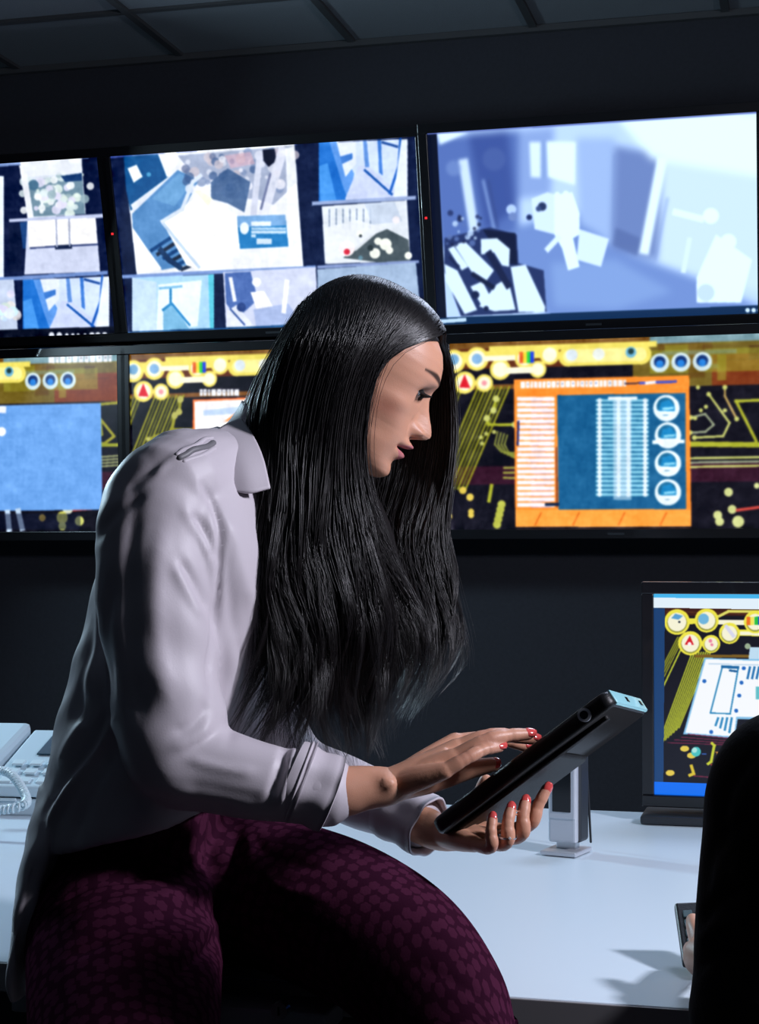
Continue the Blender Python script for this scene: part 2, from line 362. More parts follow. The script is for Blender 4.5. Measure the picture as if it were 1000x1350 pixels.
def pic_top_mid(q):
    p = Pic(880, 495, q, (8, 22, 62)); R = random.Random(3)
    for k, c in ((0, (70, 90, 170)), (3, (120, 150, 220))):
        p.poly([(140, 203-k), (548, 174-k), (548, 179-k), (140, 209-k)], c)
    # big view
    p.poly([(163, 206), (388, 190), (400, 353), (180, 362)], (236, 240, 248))
    p.poly([(163, 206), (215, 203), (222, 235), (172, 278), (166, 250)], (12, 78, 140))
    p.poly([(168, 222), (180, 217), (188, 233), (176, 241)], (240, 244, 250)); p.disc(196, 230, 3, (80, 160, 210))
    p.poly([(208, 203), (232, 200), (235, 212), (220, 234)], (240, 244, 252)); p.poly([(172, 270), (222, 233), (226, 237), (178, 283)], (225, 232, 246))
    p.poly([(174, 282), (234, 224), (262, 238), (240, 280), (214, 292), (246, 350), (213, 356), (175, 300)], (84, 138, 196))
    p.poly([(200, 262), (236, 228), (255, 238), (230, 272)], (110, 165, 214), .7)
    p.poly([(174, 300), (213, 354), (180, 362), (178, 340)], (248, 250, 252))
    for i in range(6):
        p.line([(200+i*8, 330+i*5), (224+i*6, 314+i*7)], 4.5, (10, 60, 120) if i % 2 == 0 else (20, 34, 60))
    p.line([(212, 330), (222, 342), (236, 352)], 7, (16, 50, 96))
    p.poly([(234, 205), (388, 192), (392, 240), (360, 270), (338, 262), (300, 262), (272, 238), (256, 232)], (160, 172, 200))
    for i in range(70):
        x = R.uniform(240, 390); y = R.uniform(200, 250) ; p.disc(x, y, R.uniform(2, 7), R.choice([(240, 240, 250), (120, 140, 180), (60, 90, 140), (200, 190, 200), (220, 225, 240), (95, 110, 150)]), .75)
    p.poly([(296, 205), (330, 200), (336, 216), (304, 222)], (214, 170, 186), .6); p.poly([(278, 240), (300, 222), (330, 240), (322, 280), (300, 268), (278, 262)], (60, 92, 140), .9)
    p.poly([(346, 197), (362, 196), (364, 212), (354, 220), (347, 212)], (8, 14, 40)); p.line([(342, 205), (334, 282)], 8, (210, 216, 236)); p.line([(372, 200), (348, 280)], 12, (224, 228, 244), .85); p.line([(356, 230), (344, 275)], 3, (110, 120, 160))
    p.poly([(214, 294), (256, 262), (262, 250), (276, 262), (312, 284), (318, 318), (300, 352), (270, 358), (246, 350)], (250, 250, 250))
    p.line([(214, 292), (240, 276), (254, 240), (264, 232)], 5, (214, 226, 244)); p.line([(216, 296), (262, 352)], 4, (190, 212, 236)); p.poly([(256, 252), (264, 250), (280, 262), (274, 272)], (238, 240, 220))
    p.poly([(312, 285), (376, 283), (380, 325), (316, 328)], (34, 122, 190)); p.poly([(312, 285), (376, 283), (377, 297), (314, 300)], (118, 168, 220))
    p.disc(322, 301, 6, (232, 242, 252), ry=8); p.rect(331, 292, 357, 298, (226, 238, 252)); p.rect(331, 300, 377, 303, (186, 218, 246)); p.rect(331, 304, 377, 308, (200, 226, 248)); p.rect(331, 309, 337, 313, (200, 226, 248)); p.rect(338, 314.5, 358, 322, (206, 226, 246))
    p.poly([(376, 196), (388, 192), (400, 353), (382, 354)], (246, 250, 252), .8)
    # small views
    corridor(p, 420, 188, 537, 266); p.poly([(411, 266), (548, 258), (548, 263), (411, 271)], (150, 170, 215))
    p.poly([(424, 272), (536, 264), (541, 344), (428, 348)], (222, 230, 240))
    for i in range(7): p.line([(434+i*9, 276), (434+i*9, 300)], 1.6, (120, 140, 170))
    p.poly([(452, 340), (486, 312), (510, 302), (538, 316), (541, 344), (500, 346)], (70, 84, 92)); p.poly([(428, 300), (470, 290), (505, 300), (470, 330), (430, 344)], (230, 236, 244), .9)
    p.disc(457, 328, 10, (246, 236, 240)); p.disc(457, 332, 4, (214, 46, 70)); 
    for x, y, r in ((474, 308, 4), (494, 334, 7), (508, 322, 8), (513, 330, 5), (498, 318, 5), (538, 337, 5)): p.disc(x, y, r, (240, 244, 236)); 
    p.disc(475, 311, 2, (40, 50, 60)); p.disc(488, 327, 4, (40, 54, 60)); p.disc(475, 340, 3, (90, 130, 150)); p.poly([(480, 268), (520, 266), (530, 292), (490, 296)], (190, 205, 228), .8); p.disc(522, 290, 5, (240, 236, 244))
    p.poly([(150, 363), (416, 350), (416, 354), (150, 368)], (120, 150, 210)); p.poly([(418, 350), (552, 343), (552, 347), (418, 354)], (130, 150, 200))
    corridor(p, 174, 366, 282, 437, 1)
    p.poly([(294, 359), (416, 352), (420, 432), (298, 436)], (206, 214, 240)); p.poly([(296, 360), (330, 358), (340, 395), (312, 420), (298, 400)], (74, 106, 176)); p.line([(304, 368), (309, 395)], 5, (236, 240, 250))
    p.poly([(299, 410), (312, 402), (338, 434), (299, 436)], (226, 232, 246)); p.line([(304, 408), (322, 428)], 2.5, (60, 90, 160)); p.disc(318, 405, 6, (40, 66, 130)); p.disc(338, 372, 6, (240, 244, 252)); p.poly([(330, 385), (348, 384), (360, 405), (338, 408)], (248, 248, 252))
    p.poly([(334, 408), (380, 400), (400, 432), (338, 434)], (150, 172, 222), .7); p.line([(378, 372), (374, 410)], 6, (246, 248, 255))
    p.poly([(418, 355), (548, 346), (556, 430), (420, 436)], (158, 182, 214))
    p.poly([(160, 438), (560, 420), (560, 432), (160, 448)], (16, 66, 120)); p.noise(.018, 14, 5); p.noise(.010, 4, 6); p.blur(2); return p
def pic_top_left(q):
    p = Pic(880, 495, q, (6, 18, 56)); p.poly([(-240, 236), (132, 201), (132, 207), (-240, 243)], (130, 156, 210))
    for x0, y0 in ((-210, 245), (-95, 236)):
        corridor(p, x0, y0, x0+100, y0+170, 0)
    p.poly([(26, 212), (107, 206), (113, 282), (36, 288)], (212, 222, 236)); R = random.Random(9)
    p.poly([(28, 240), (108, 228), (112, 282), (38, 286)], (110, 140, 160))
    for i in range(60): p.disc(R.gauss(72, 17), R.gauss(257, 12), R.uniform(2, 7), R.choice([(244, 248, 250), (214, 230, 232), (150, 176, 186), (226, 240, 232), (222, 220, 244)]), .85)
    p.poly([(80, 232), (108, 228), (108, 238), (86, 240)], (14, 50, 104)); p.disc(44, 244, 7, (70, 110, 140)); p.line([(30, 222), (40, 284)], 8, (234, 238, 246)); p.poly([(26, 208), (108, 204), (108, 228), (30, 234)], (236, 240, 248), .7)
    p.poly([(12, 289), (136, 282), (136, 287), (12, 293)], (190, 200, 232)); p.rect(12, 296, 28, 358, (6, 18, 52)); p.poly([(26, 293), (40, 292), (44, 326), (30, 328)], (20, 60, 120))
    p.poly([(36, 292), (126, 287), (132, 358), (32, 362)], (202, 210, 236)); p.poly([(36, 291), (126, 287), (128, 322), (38, 328)], (244, 244, 246)); p.line([(40, 327), (128, 322)], 2, (40, 56, 110)); p.line([(75, 326), (92, 325)], 5, (20, 34, 70)); p.line([(74, 290), (75, 325)], 2, (150, 160, 190)); p.line([(91, 289), (92, 324)], 2, (150, 160, 190))
    p.poly([(-240, 380), (142, 357), (142, 362), (-240, 386)], (110, 140, 200))
    p.poly([(-20, 370), (18, 368), (24, 440), (-14, 444)], (190, 204, 230)); bloom(p, 4, 408, 6, (214, 224, 240), 30, 4, 9)
    corridor(p, 30, 369, 144, 440); p.rect(-240, 442, 160, 470, (4, 10, 30), k=-.03)
    for i, x in enumerate((68, 78, 88, 96, 103, 112, 121, 129, 138, 147)): p.disc(x, 441.5, 3.6 if i in (0, 1, 6, 7, 8) else 2.2, (226, 232, 244))
    p.noise(.018, 14, 5); p.noise(.010, 4, 6); p.blur(2); return p
def pic_top_right(q):
    p = Pic(1000, 562, q, (196, 208, 242)); Z3 = lambda x, y: (527+x/2.114, 120+y/2.114)
    def Q(pts, c, a=1): p.poly([Z3(*t) for t in pts], c, a)
    def Ln(pts, w, c, a=1): p.line([Z3(*t) for t in pts], w, c, a)
    def D(x, y, r_, c, a=1): p.disc(*Z3(x, y), r_/2.114, c, a)
    Q([(80, 110), (1005, 60), (1005, 640), (80, 640)], (206, 216, 246))
    Q([(80, 130), (330, 110), (330, 400), (110, 440)], (92, 112, 176)); Q([(190, 120), (300, 110), (320, 330), (240, 390)], (66, 84, 150)); Q([(330, 110), (430, 100), (420, 290), (330, 300)], (150, 166, 216))
    Q([(320, 380), (480, 330), (600, 440), (820, 520), (1000, 600), (1000, 640), (420, 640), (300, 500)], (122, 142, 200)); Q([(420, 480), (600, 470), (760, 560), (600, 610), (430, 600)], (140, 160, 212))
    Q([(590, 150), (740, 180), (715, 470), (590, 440)], (118, 132, 184)); Q([(490, 130), (600, 130), (590, 420), (500, 370)], (172, 186, 228)); Q([(730, 180), (1000, 200), (1000, 560), (720, 480)], (222, 228, 248)); Q([(600, 70), (1005, 60), (1005, 240), (700, 190)], (250, 251, 255))
    p.blur(11)
    Q([(104, 112), (192, 116), (110, 150)], (248, 249, 255)); Ln([(178, 204), (205, 380)], 13, (238, 240, 252), .9); Ln([(232, 250), (262, 385)], 3, (150, 166, 214)); Ln([(246, 250), (272, 380)], 2.5, (60, 74, 130)); D(150, 215, 22, (140, 156, 206), .5); D(262, 190, 32, (90, 106, 164), .5)
    Q([(360, 142), (392, 142), (392, 242), (364, 240)], (240, 242, 252)); Q([(408, 140), (490, 142), (488, 262), (412, 240)], (250, 250, 255)); Ln([(400, 142), (400, 240)], 3, (140, 158, 208))
    Ln([(728, 200), (682, 440)], 13, (250, 250, 252)); Ln([(596, 180), (592, 430)], 3, (120, 136, 190), .5); Ln([(745, 300), (712, 470)], 3, (130, 146, 200), .6); Q([(600, 380), (670, 410), (660, 460), (592, 430)], (84, 98, 150), .55)
    p.blur(4)
    Q([(366, 300), (410, 282), (440, 290), (500, 350), (498, 400), (470, 410), (375, 385)], (232, 236, 250)); Q([(430, 290), (480, 282), (500, 340), (500, 400), (482, 410), (500, 490), (468, 500), (452, 440), (430, 400)], (250, 250, 255)); D(396, 322, 12, (40, 52, 92)); D(386, 328, 8, (60, 74, 120)); D(438, 288, 7, (250, 250, 255)); D(462, 286, 8, (250, 250, 255)); Ln([(440, 410), (412, 440)], 7, (240, 242, 252)); Q([(500, 385), (582, 412), (560, 490), (492, 470)], (234, 238, 252))
    D(310, 330, 14, (196, 206, 238)); D(314, 350, 12, (120, 134, 186)); D(360, 352, 8, (30, 42, 90))
    Q([(124, 410), (250, 380), (325, 400), (330, 480), (400, 500), (408, 615), (170, 628), (122, 500)], (38, 50, 96)); Q([(230, 385), (322, 396), (326, 484), (290, 480)], (16, 24, 56))
    for a in ([(134, 440), (150, 432), (190, 490), (172, 500)], [(150, 428), (182, 420), (262, 500), (240, 530), (200, 505)], [(124, 482), (160, 500), (215, 610), (180, 622), (128, 530)], [(225, 412), (270, 410), (306, 440), (304, 490), (284, 486), (262, 450), (226, 456)], [(268, 540), (300, 520), (322, 610), (262, 614), (220, 600)], [(308, 490), (350, 484), (404, 600), (404, 616), (330, 616)], [(196, 545), (230, 530), (260, 590), (232, 606)]): Q(a, (240, 243, 252))
    Ln([(205, 512), (258, 546)], 6, (20, 28, 60)); Ln([(250, 455), (300, 540)], 9, (24, 32, 68)); D(210, 568, 11, (22, 32, 70)); D(240, 606, 7, (20, 30, 66)); Ln([(140, 465), (162, 488)], 4, (24, 34, 74))
    R = random.Random(5)
    for k in range(26): D(R.uniform(128, 225), R.uniform(340, 430), R.uniform(3, 9), R.choice([(214, 222, 244), (34, 44, 90), (100, 116, 170), (20, 26, 60)]), .8)
    Ln([(768, 338), (838, 356)], 8, (250, 251, 255), .9); D(866, 348, 22, (252, 253, 255)); Q([(880, 400), (980, 470), (950, 590), (826, 590), (826, 520)], (250, 251, 255)); D(852, 562, 24, (214, 222, 246)); D(915, 420, 22, (250, 251, 255)); Ln([(806, 415), (790, 500)], 6, (236, 240, 252))
    p.blur(2)
    p.poly([(555, 168), (575, 168), (589, 430), (565, 430)], (6, 12, 34)); p.poly([(555, 420), (1010, 402), (1010, 420), (555, 434)], (14, 44, 80)); p.line([(578, 424), (612, 421.5)], 5, (206, 218, 234)); [p.disc(985+k*8, 409, 3, (230, 236, 248)) for k in range(3)]
    p.poly([(555, 172), (1003, 143), (1003, 149), (555, 178)], (96, 104, 170)); p.a *= [.90, 1.0, 1.05]; p.blur(2); return p
def circuit(p, shift=0.0, icons=True, traces=True):
    """the circuit-board wallpaper with its yellow icon bar, in screen coordinates 0..1"""
    YL = (150, 148, 40); Y2 = (180, 178, 90); DK = (10, 8, 22)
    p.rect(0, 0, 1, 1, DK); p.rect(0, 0, 1, .14, (92, 40, 16)); p.rect(.55, .0, 1, .26, (110, 92, 30)); p.rect(.78, .1, 1, .26, (120, 50, 14))
    R = random.Random(11)
    for i in range(14): p.rect(R.uniform(.5, .95), R.uniform(.02, .22), R.uniform(.6, 1), R.uniform(.02, .25), R.choice([(150, 150, 40), (96, 60, 16), (150, 70, 24), (120, 140, 120), (60, 24, 10)]), .55)
    p.rect(.6, .0, 1, .035, (116, 150, 160)); p.rect(0, .0, .6, .03, (120, 80, 30))
    p.rect(0, .66, 1, .76, (48, 12, 34)); p.rect(0, .225, .5, .25, (120, 74, 30))
    for x0, x1, n, wd in ((.055, -.12, 9, .013), (-.03, -.2, 4, .014)):
        for i in range(n): p.line([(x0+.012*i+.03, .24), (x1+.012*i+.07, .78)], wd*.5, (104, 106, 24) if i % 2 else (150, 150, 34))
    def tr(pts, wd=.010, c=YL, ends=True):
        p.line(pts, wd, c)
        if ends: p.disc(*pts[0], wd*.95, Y2); p.disc(*pts[-1], wd*.95, Y2)
    if traces:
      for k in range(4):
        tr([(.19, .47+.02*k), (.17+.014*k, .58), (.21+.01*k, .62+.01*k), (.30, .62+.012*k)], .006, (150, 156, 60), False)
      tr([(.15, .35), (.14, .43), (.34, .44)], .012); tr([(.17, .26), (.165, .33)], .012); tr([(.06, .48), (.09, .46), (.13, .45)], .008)
      tr([(.12, .76), (.1, .86), (.14, .9)], .012); tr([(.19, .82), (.17, .97)], .03, (180, 178, 60), False)
      for x, y in ((.03, .82), (.06, .86), (.02, .95), (.08, .93), (.71, .82), (.73, .92), (.9, .8)): p.disc(x, y, .012, (220, 180, 60))
      for k in range(4): tr([(.70, .60+.018*k), (1.0, .57+.018*k)], .006, (150, 158, 110), False)
      for k in range(5):
          x = .70+.05*k; tr([(x, .30+.02*(k % 3)), (x+.04, .38+.02*(k % 2)), (x+.045, .45), (x+.01, .48)], .006, Y2 if k % 2 else YL)
      tr([(.86, .50), (.95, .5), (.985, .46), (.90, .28), (1.0, .27)], .010, YL, False); p.rect(.70, .5, 1, .52, (150, 156, 40))
      tr([(.82, .88), (1.0, .86)], .008, (190, 70, 60)); p.disc(.82, .87, .018, (210, 214, 190)); p.disc(.80, .92, .02, (210, 208, 90)); p.disc(.86, .94, .016, (206, 210, 110)); p.disc(.8, .97, .014, (206, 210, 110))
    if not icons: return
    s = shift
    def D(x, y, r, c, al=1): p.disc(x+s, y, r, c, al)
    G = (236, 220, 100); Wt = (246, 243, 216)
    p.rect(.01+s, .045, .33+s, .09, G); p.rect(.12+s, .02, .62+s, .05, G); p.rect(.36+s, .035, .575+s, .140, G); D(.36, .0875, .030, G); D(.575, .0875, .030, G); p.rect(.365+s, .05, .57+s, .122, (246, 236, 150)); D(.365, .087, .021, (246, 236, 150)); D(.57, .087, .021, (246, 236, 150))
    for x, y, r in ((.012, .095, .036), (.083, .085, .036), (.045, .21, .034), (.105, .215, .027), (.154, .145, .032), (.228, .09, .03), (.304, .075, .03), (.268, .15, .026)):
        D(x, y, r, G); D(x, y, r*.72, Wt)
    p.rect(.09+s, .07, .2+s, .10, Wt); p.rect(.16+s, .135, .27+s, .17, Wt)
    D(.012, .085, .016, (120, 170, 210)); D(.083, .085, .016, (130, 176, 220)); p.poly([(.045+s, .165), (.062+s, .24), (.028+s, .235)], (214, 24, 40)); D(.105, .215, .008, (236, 150, 160))
    for i, c in enumerate(((226, 96, 40), (240, 220, 60), (40, 200, 70), (30, 60, 220))): p.rect(.213+.011*i+s, .055, .224+.011*i+s, .115, c)
    D(.37, .08, .018, (220, 232, 240)); D(.45, .08, .018, (226, 232, 226)); D(.545, .075, .016, (110, 180, 214)); D(.545, .07, .009, (30, 60, 60))
    for i in range(3):
        x = .629+.0615*i; D(x, .135, .028, (206, 226, 232)); D(x, .13, .017, (14, 46, 110)); D(x, .14, .011, (40, 130, 220))
def tex_bottom(q, kind):
    p = Pic(880, 495, None, (10, 8, 22)); circuit(p, {'L': .075, 'M': 0, 'R': 0}[kind], True, kind != 'R'); p.Hm = homog(q, [(0, 0), (880, 0), (880, 495), (0, 495)])
    if kind == 'L':
        p.poly([(-207, 540), (133, 531), (135, 672), (-207, 676)], (104, 160, 230)); glyphbar(p, 64, 468, 146, 11, seed=2, k=-.02)
        p.line([(-40, 540), (4, 540)], 8, (236, 240, 250)); p.disc(2, 569, 6, (244, 246, 255)); p.line([(10, 676), (12, 697)], 7, (190, 214, 240)); p.line([(24, 674), (29, 696)], 7, (190, 214, 240)); p.rect(-200, 677, 106, 698, (8, 16, 46), .55)
    if kind == 'M':
        glyphbar(p, 263, 513, 311, 9, seed=4); p.poly([(255, 528), (330, 524), (420, 520), (420, 690), (256, 690)], (246, 244, 246)); p.line([(255, 528), (256, 690)], 2.5, (240, 110, 40)); p.line([(255, 528), (330, 525)], 2.5, (240, 120, 60)); p.poly([(268, 541), (325, 535), (320, 545), (268, 548)], (190, 212, 244)); p.poly([(295, 556), (330, 530), (330, 552)], (250, 130, 50), .9)
    if kind == 'R':
        z_ = lambda x, y: (527+x/2.114, 120+y/2.114); Y1, Y2, Gy = (168, 172, 44), (196, 200, 110), (150, 160, 130)
        def T_(pts, w, c, dots=True):
            pts = [z_(*t) for t in pts]; p.line(pts, w, c)
            if dots: p.disc(*pts[0], w*1.1, Y2); p.disc(*pts[-1], w*1.1, Y2)
        T_([(860, 845), (918, 925), (900, 962), (820, 966)], 3, Y2); T_([(905, 826), (905, 850), (938, 914)], 3, (190, 160, 90)); T_([(810, 910), (850, 900), (874, 930), (850, 950), (808, 952)], 3, Gy); T_([(1000, 862), (936, 864), (992, 975)], 4, Y1, False)
        T_([(800, 984), (1000, 986)], 7, Y1, False); T_([(805, 1024), (1000, 1020)], 3, Y2, False); T_([(805, 1036), (1000, 1032)], 3, Gy, False); T_([(805, 1048), (1000, 1044)], 3, Y2, False)
        for x, y in ((852, 880), (838, 890), (905, 890), (822, 912), (830, 826), (225, 965), (240, 955), (262, 950), (228, 982)): p.disc(*z_(x, y), 2.8, Y2)
        T_([(268, 858), (260, 890)], 4, Y1); T_([(242, 912), (246, 930), (320, 930)], 4, Y1); [T_([(272+k*9, 950+k*3), (264+k*9, 985), (282+k*9, 1006+k*4), (320, 1008+k*5)], 2.2, (140, 146, 60), False) for k in range(4)]
        for x, y, w_ in ((175, 1113, 5), (195, 1132, 5), (135, 1185, 5), (198, 1172, 4), (198, 1182, 4), (885, 1182, 6), (890, 1200, 6), (942, 1200, 8), (915, 1118, 6), (925, 1166, 6), (994, 1100, 4)): p.disc(*z_(x, y), w_, (222, 196, 80) if x < 300 else (206, 212, 140))
        T_([(255, 1100), (248, 1142)], 5, Y1, False); [p.disc(*z_(283-k*3.2, 1152+k*14), 5.5, (180, 184, 70)) for k in range(5)]; T_([(940, 1168), (1000, 1160)], 4, (200, 70, 60), False); [T_([(290, 1050+k*14), (318, 1050+k*14)], 3, (150, 150, 60), False) for k in range(3)]
        OR = (248, 140, 44); p.poly([(677, 500), (908, 495), (911, 694), (679, 695)], OR); p.poly([(679, 672), (910, 672), (911, 694), (679, 695)], (255, 166, 66), .9)
        for x in (705, 755, 815, 870): p.line([(x, 692), (x+8, 676)], 2.2, (214, 96, 20), .8)
        glyphbar(p, 686, 503, 822, 9, (238, 240, 246), (40, 60, 120), 6, -.018); p.line([(824, 506), (842, 505)], 2, (40, 30, 60)); p.line([(844, 505), (890, 503)], 3.5, (60, 80, 200)); p.line([(852, 505), (862, 504)], 4, (230, 236, 250))
        p.poly([(734, 521), (903, 518), (904, 671), (736, 672)], (20, 92, 142))
        for i in range(20):
            y = 526+i*7.35; p.line([(684, y), (728, y)], 5.6, (248, 240, 246)); p.line([(700, y+3), (726, y+3)], .9, (196, 150, 170))
        p.line([(683, 556), (682, 586)], 3, (30, 34, 100)); p.line([(733, 590), (734, 668)], 2, (120, 50, 30)); p.line([(720, 665), (735, 665)], 4, (6, 30, 70))
        for i in range(22):
            y = 528+i*5.9
            p.line([(787, y), (853, y)], 3.8, (130, 200, 226)); 
            for x in (790, 815, 828, 850): p.disc(x, y, 3.2, (226, 240, 248))
        p.rect(808, 526, 832, 659, (206, 228, 244), .55); p.line([(803, 525), (838, 525)], 4, (236, 244, 250))
        for x, y in ((878, 538), (880, 574), (880, 611), (880, 649)):
            p.disc(x, y, 17.5, (232, 244, 250)); p.disc(x-1, y-2, 12, (22, 100, 146)); p.rect(x-12, y+3, x+12, y+9, (240, 248, 252) if y != 538 else (228, 242, 250)); p.poly([(x-10, y+4), (x-7, y-8), (x+4, y-11), (x+11, y-2), (x+11, y+4)], (20, 128, 190)); p.line([(x-4, y+1), (x+8, y)], 3, (150, 220, 246))
        p.line([(862, 583), (899, 582)], 5, (236, 246, 252))
    p.blur(1); p.noise(.018, 14, 5); p.noise(.010, 4, 6); p.blur(2); return p
def pic_desk(q):
    p = Pic(820, 512, q, (10, 8, 22)); YL = (160, 170, 30)
    p.poly([(855, 780), (1160, 786), (1160, 1060), (852, 1050)], (10, 8, 22)); p.rect(874, 801, 1160, 812, (70, 24, 10)); p.poly([(874, 800), (950, 800), (1060, 805), (1060, 812), (874, 812)], (60, 20, 10))
    for i in range(9):
        p.line([(912+i*3.0, 860), (866+i*3.6, 985-i*3.2)], 1.9, (182, 192, 44)); 
    for i in range(4): p.line([(893+i*2.5, 840), (866+i*3, 892)], 1.7, (150, 156, 30))
    p.line([(900, 850), (874, 905)], 2.2, (190, 200, 50)); p.rect(915, 863, 1160, 867, (120, 90, 24))
    for pts in ([(878, 806), (1060, 812)],): p.line(pts, 1.2, (90, 50, 20))
    G = (238, 228, 70); Wt = (246, 242, 214); p.line([(905, 819), (930, 819)], 8, G); p.line([(948, 812), (960, 806), (1150, 808)], 4, (220, 214, 100)); p.line([(940, 820), (990, 821)], 7, Wt); p.line([(970, 834), (1150, 838)], 9, G); p.line([(975, 835), (1150, 838)], 5, Wt)
    for x, y, r in ((892, 820, 17), (931, 818, 16), (909.5, 848, 16), (937, 849, 12), (961, 835, 14), (995, 820, 15)): p.disc(x, y, r, G); p.disc(x, y+1, r*.78, (150, 150, 60)); p.disc(x, y, r*.72, Wt)
    p.poly([(884, 815), (890, 809), (900, 812), (894, 817)], (90, 160, 210)); p.disc(895, 820, 1.5, (20, 30, 50)); p.disc(927, 816, 7, (110, 180, 220)); p.poly([(909, 838), (914, 850), (902, 850)], (214, 20, 30)); p.disc(908.5, 849, 2.6, (250, 240, 245)); p.disc(936, 845, 2.4, (236, 130, 160)); p.disc(938, 850, 2, (236, 130, 160)); p.line([(957, 826), (966, 838)], 5, (214, 214, 236))
    for i, c in enumerate(((236, 110, 30), (240, 230, 90), (40, 190, 60), (30, 60, 214))): p.rect(983.5+i*5.2, 813, 988.5+i*5.2, 824, c)
    p.poly([(988, 853), (1120, 855), (1120, 872), (986, 870)], (190, 220, 240)); p.disc(985, 852, 4, (150, 170, 140))
    B = (226, 238, 250); p.poly([(928, 867), (1120, 873), (1120, 952), (972, 948), (968, 974), (900, 968)], (130, 190, 230)); p.poly([(930, 869), (1120, 875), (1120, 949), (970, 945), (967, 971), (903, 966)], (246, 249, 253))
    p.line([(934, 875), (1120, 880)], 1.6, (190, 214, 236))
    for pl in ([(952, 878), (973, 879), (962, 941), (936, 940), (952, 878)],): p.line(pl, 2, (40, 130, 184))
    p.line([(952, 879), (972, 880)], 4, (24, 100, 160)); p.line([(962, 884), (970, 885)], 3, (24, 90, 150))
    for i in range(3): p.line([(988+i*6, 880), (985+i*6, 894)], 3, (30, 110, 176))
    for i in range(4): p.line([(946+i*6, 947+i*0), (943+i*6, 956+i*3)], 3, (44, 134, 190))
    for x, y in ((928, 898), (980, 881), (977, 900), (974, 917), (970, 937), (937, 965)): p.disc(x, y, 2.6, (30, 100, 190))
    p.poly([(996, 905), (1060, 907), (1060, 925), (996, 922)], (100, 190, 200))
    for i in range(4): p.line([(880+i*9, 979-i*3.6), (958+i*10, 982-i*2)], 1.6, (110, 30, 60))
    p.line([(938, 980), (941, 983), (937, 1004), (933, 1007)], 4, (196, 204, 50)); p.line([(937, 1008), (955, 1012)], 2, (150, 50, 40)); p.line([(911, 1010), (914, 1020), (909, 1022)], 4.5, (214, 190, 50)); p.line([(915, 1023), (950, 1026)], 2, (110, 30, 60))
    for x, y in ((902, 987), (911, 996), (883, 1019)): p.disc(x, y, 6, (226, 200, 76), ry=4)
    p.disc(917, 991, 6.5, (70, 190, 190)); p.disc(915, 989, 3.5, (170, 226, 220)); p.line([(925, 994), (930, 994)], 1.5, (60, 110, 200)); text(p, 942, 991, 8, 'Temp', (250, 170, 60)); [p.disc(950+i % 2*2, 1010+i*5.5, 5, (206, 208, 110)) for i in range(5)]
    p.blur(1); p.poly([(855, 780), (1160, 786), (1160, 806), (855, 801)], (226, 240, 250)); p.poly([(855, 780), (1160, 786), (1160, 790), (855, 788)], (70, 180, 236))
    p.poly([(855, 801), (876, 802), (874, 1040), (853, 1036)], (22, 62, 112)); p.poly([(850, 1030), (1160, 1041), (1160, 1060), (850, 1052)], (8, 110, 240)); return p

# ------------------------------------------------------------------ room shell
YAW = math.radians(14.49); WR = np.array([math.cos(YAW), -math.sin(YAW), 0]); WN = np.array([-math.sin(YAW), -math.cos(YAW), 0]); ZZ = np.array([0, 0, 1.])
DW, CEIL = 5.47, 2.925
def W3(u, v, n): return np.array([0, DW, 0])+WR*u+WN*n+ZZ*v          # along the wall, height, distance in front of it
o = MB().box(W3(0, CEIL/2, -.06), (9, .12, CEIL+.1), WR, WN, ZZ).build('wall_back', M['wall']); tag(o, kind='structure')
o = MB().box(W3(0, -.05, 3.4), (9, 7.2, .1), WR, WN, ZZ).build('floor', M['floor']); tag(o, kind='structure')
o = MB().box(W3(-4.5, CEIL/2, 3.4), (.1, 7.2, CEIL+.1), WR, WN, ZZ).build('wall_left', M['wall']); tag(o, kind='structure')
o = MB().box(W3(0, .05, .008), (9, .016, .1), WR, WN, ZZ).build('baseboard_back', M['back'], bevel=.003); tag(o, kind='structure')
# ceiling: slab, T-bar grid and mineral tiles laid in it
o = MB().box(W3(0, CEIL+.10, 3.4), (9, 7.2, .1), WR, WN, ZZ).build('ceiling', M['tbar']); tag(o, kind='structure'); ceiling = o
U0 = (240-CX)/F*DW/(math.cos(YAW)+math.sin(YAW)*(240-CX)/F); N0 = .47; st = .6
tile_me = None; g = MB()
for i in range(-7, 8): g.box(W3(U0+st*i, CEIL+.004, 3.4), (.024, 7.0, .016), WR, WN, ZZ)
for j in range(-1, 11): g.box(W3(0, CEIL+.006, N0+st*j), (9, .024, .016), WR, WN, ZZ)
g.build('grid_bar', M['tbar'], ceiling)
def dshape(sz):
    mb = MB().box((0, 0, 0), sz); me = mesh('ceiling_tile', mb.V, mb.F); me.materials.append(M['tile']); return me
full = dshape((st-.026, st-.026, .018)); part = dshape((st-.026, N0-.02, .018))
for j in range(-1, 7):
    for i in range(-7, 7):
        o = bpy.data.objects.new('ceiling_tile', part if j == -1 else full); COL.objects.link(o); o.parent = ceiling
        n_ = N0/2-.002 if j == -1 else N0+st*(j+.5)
        o.location = W3(U0+st*(i+.5), CEIL+.016+random.uniform(-.0015, .0015), n_); o.rotation_euler = (0, 0, -YAW)
o = MB().box(W3(0, CEIL-.006, .012), (9, .024, .02), WR, WN, ZZ).build('trim_1', M['tbar']); tag(o, kind='structure')

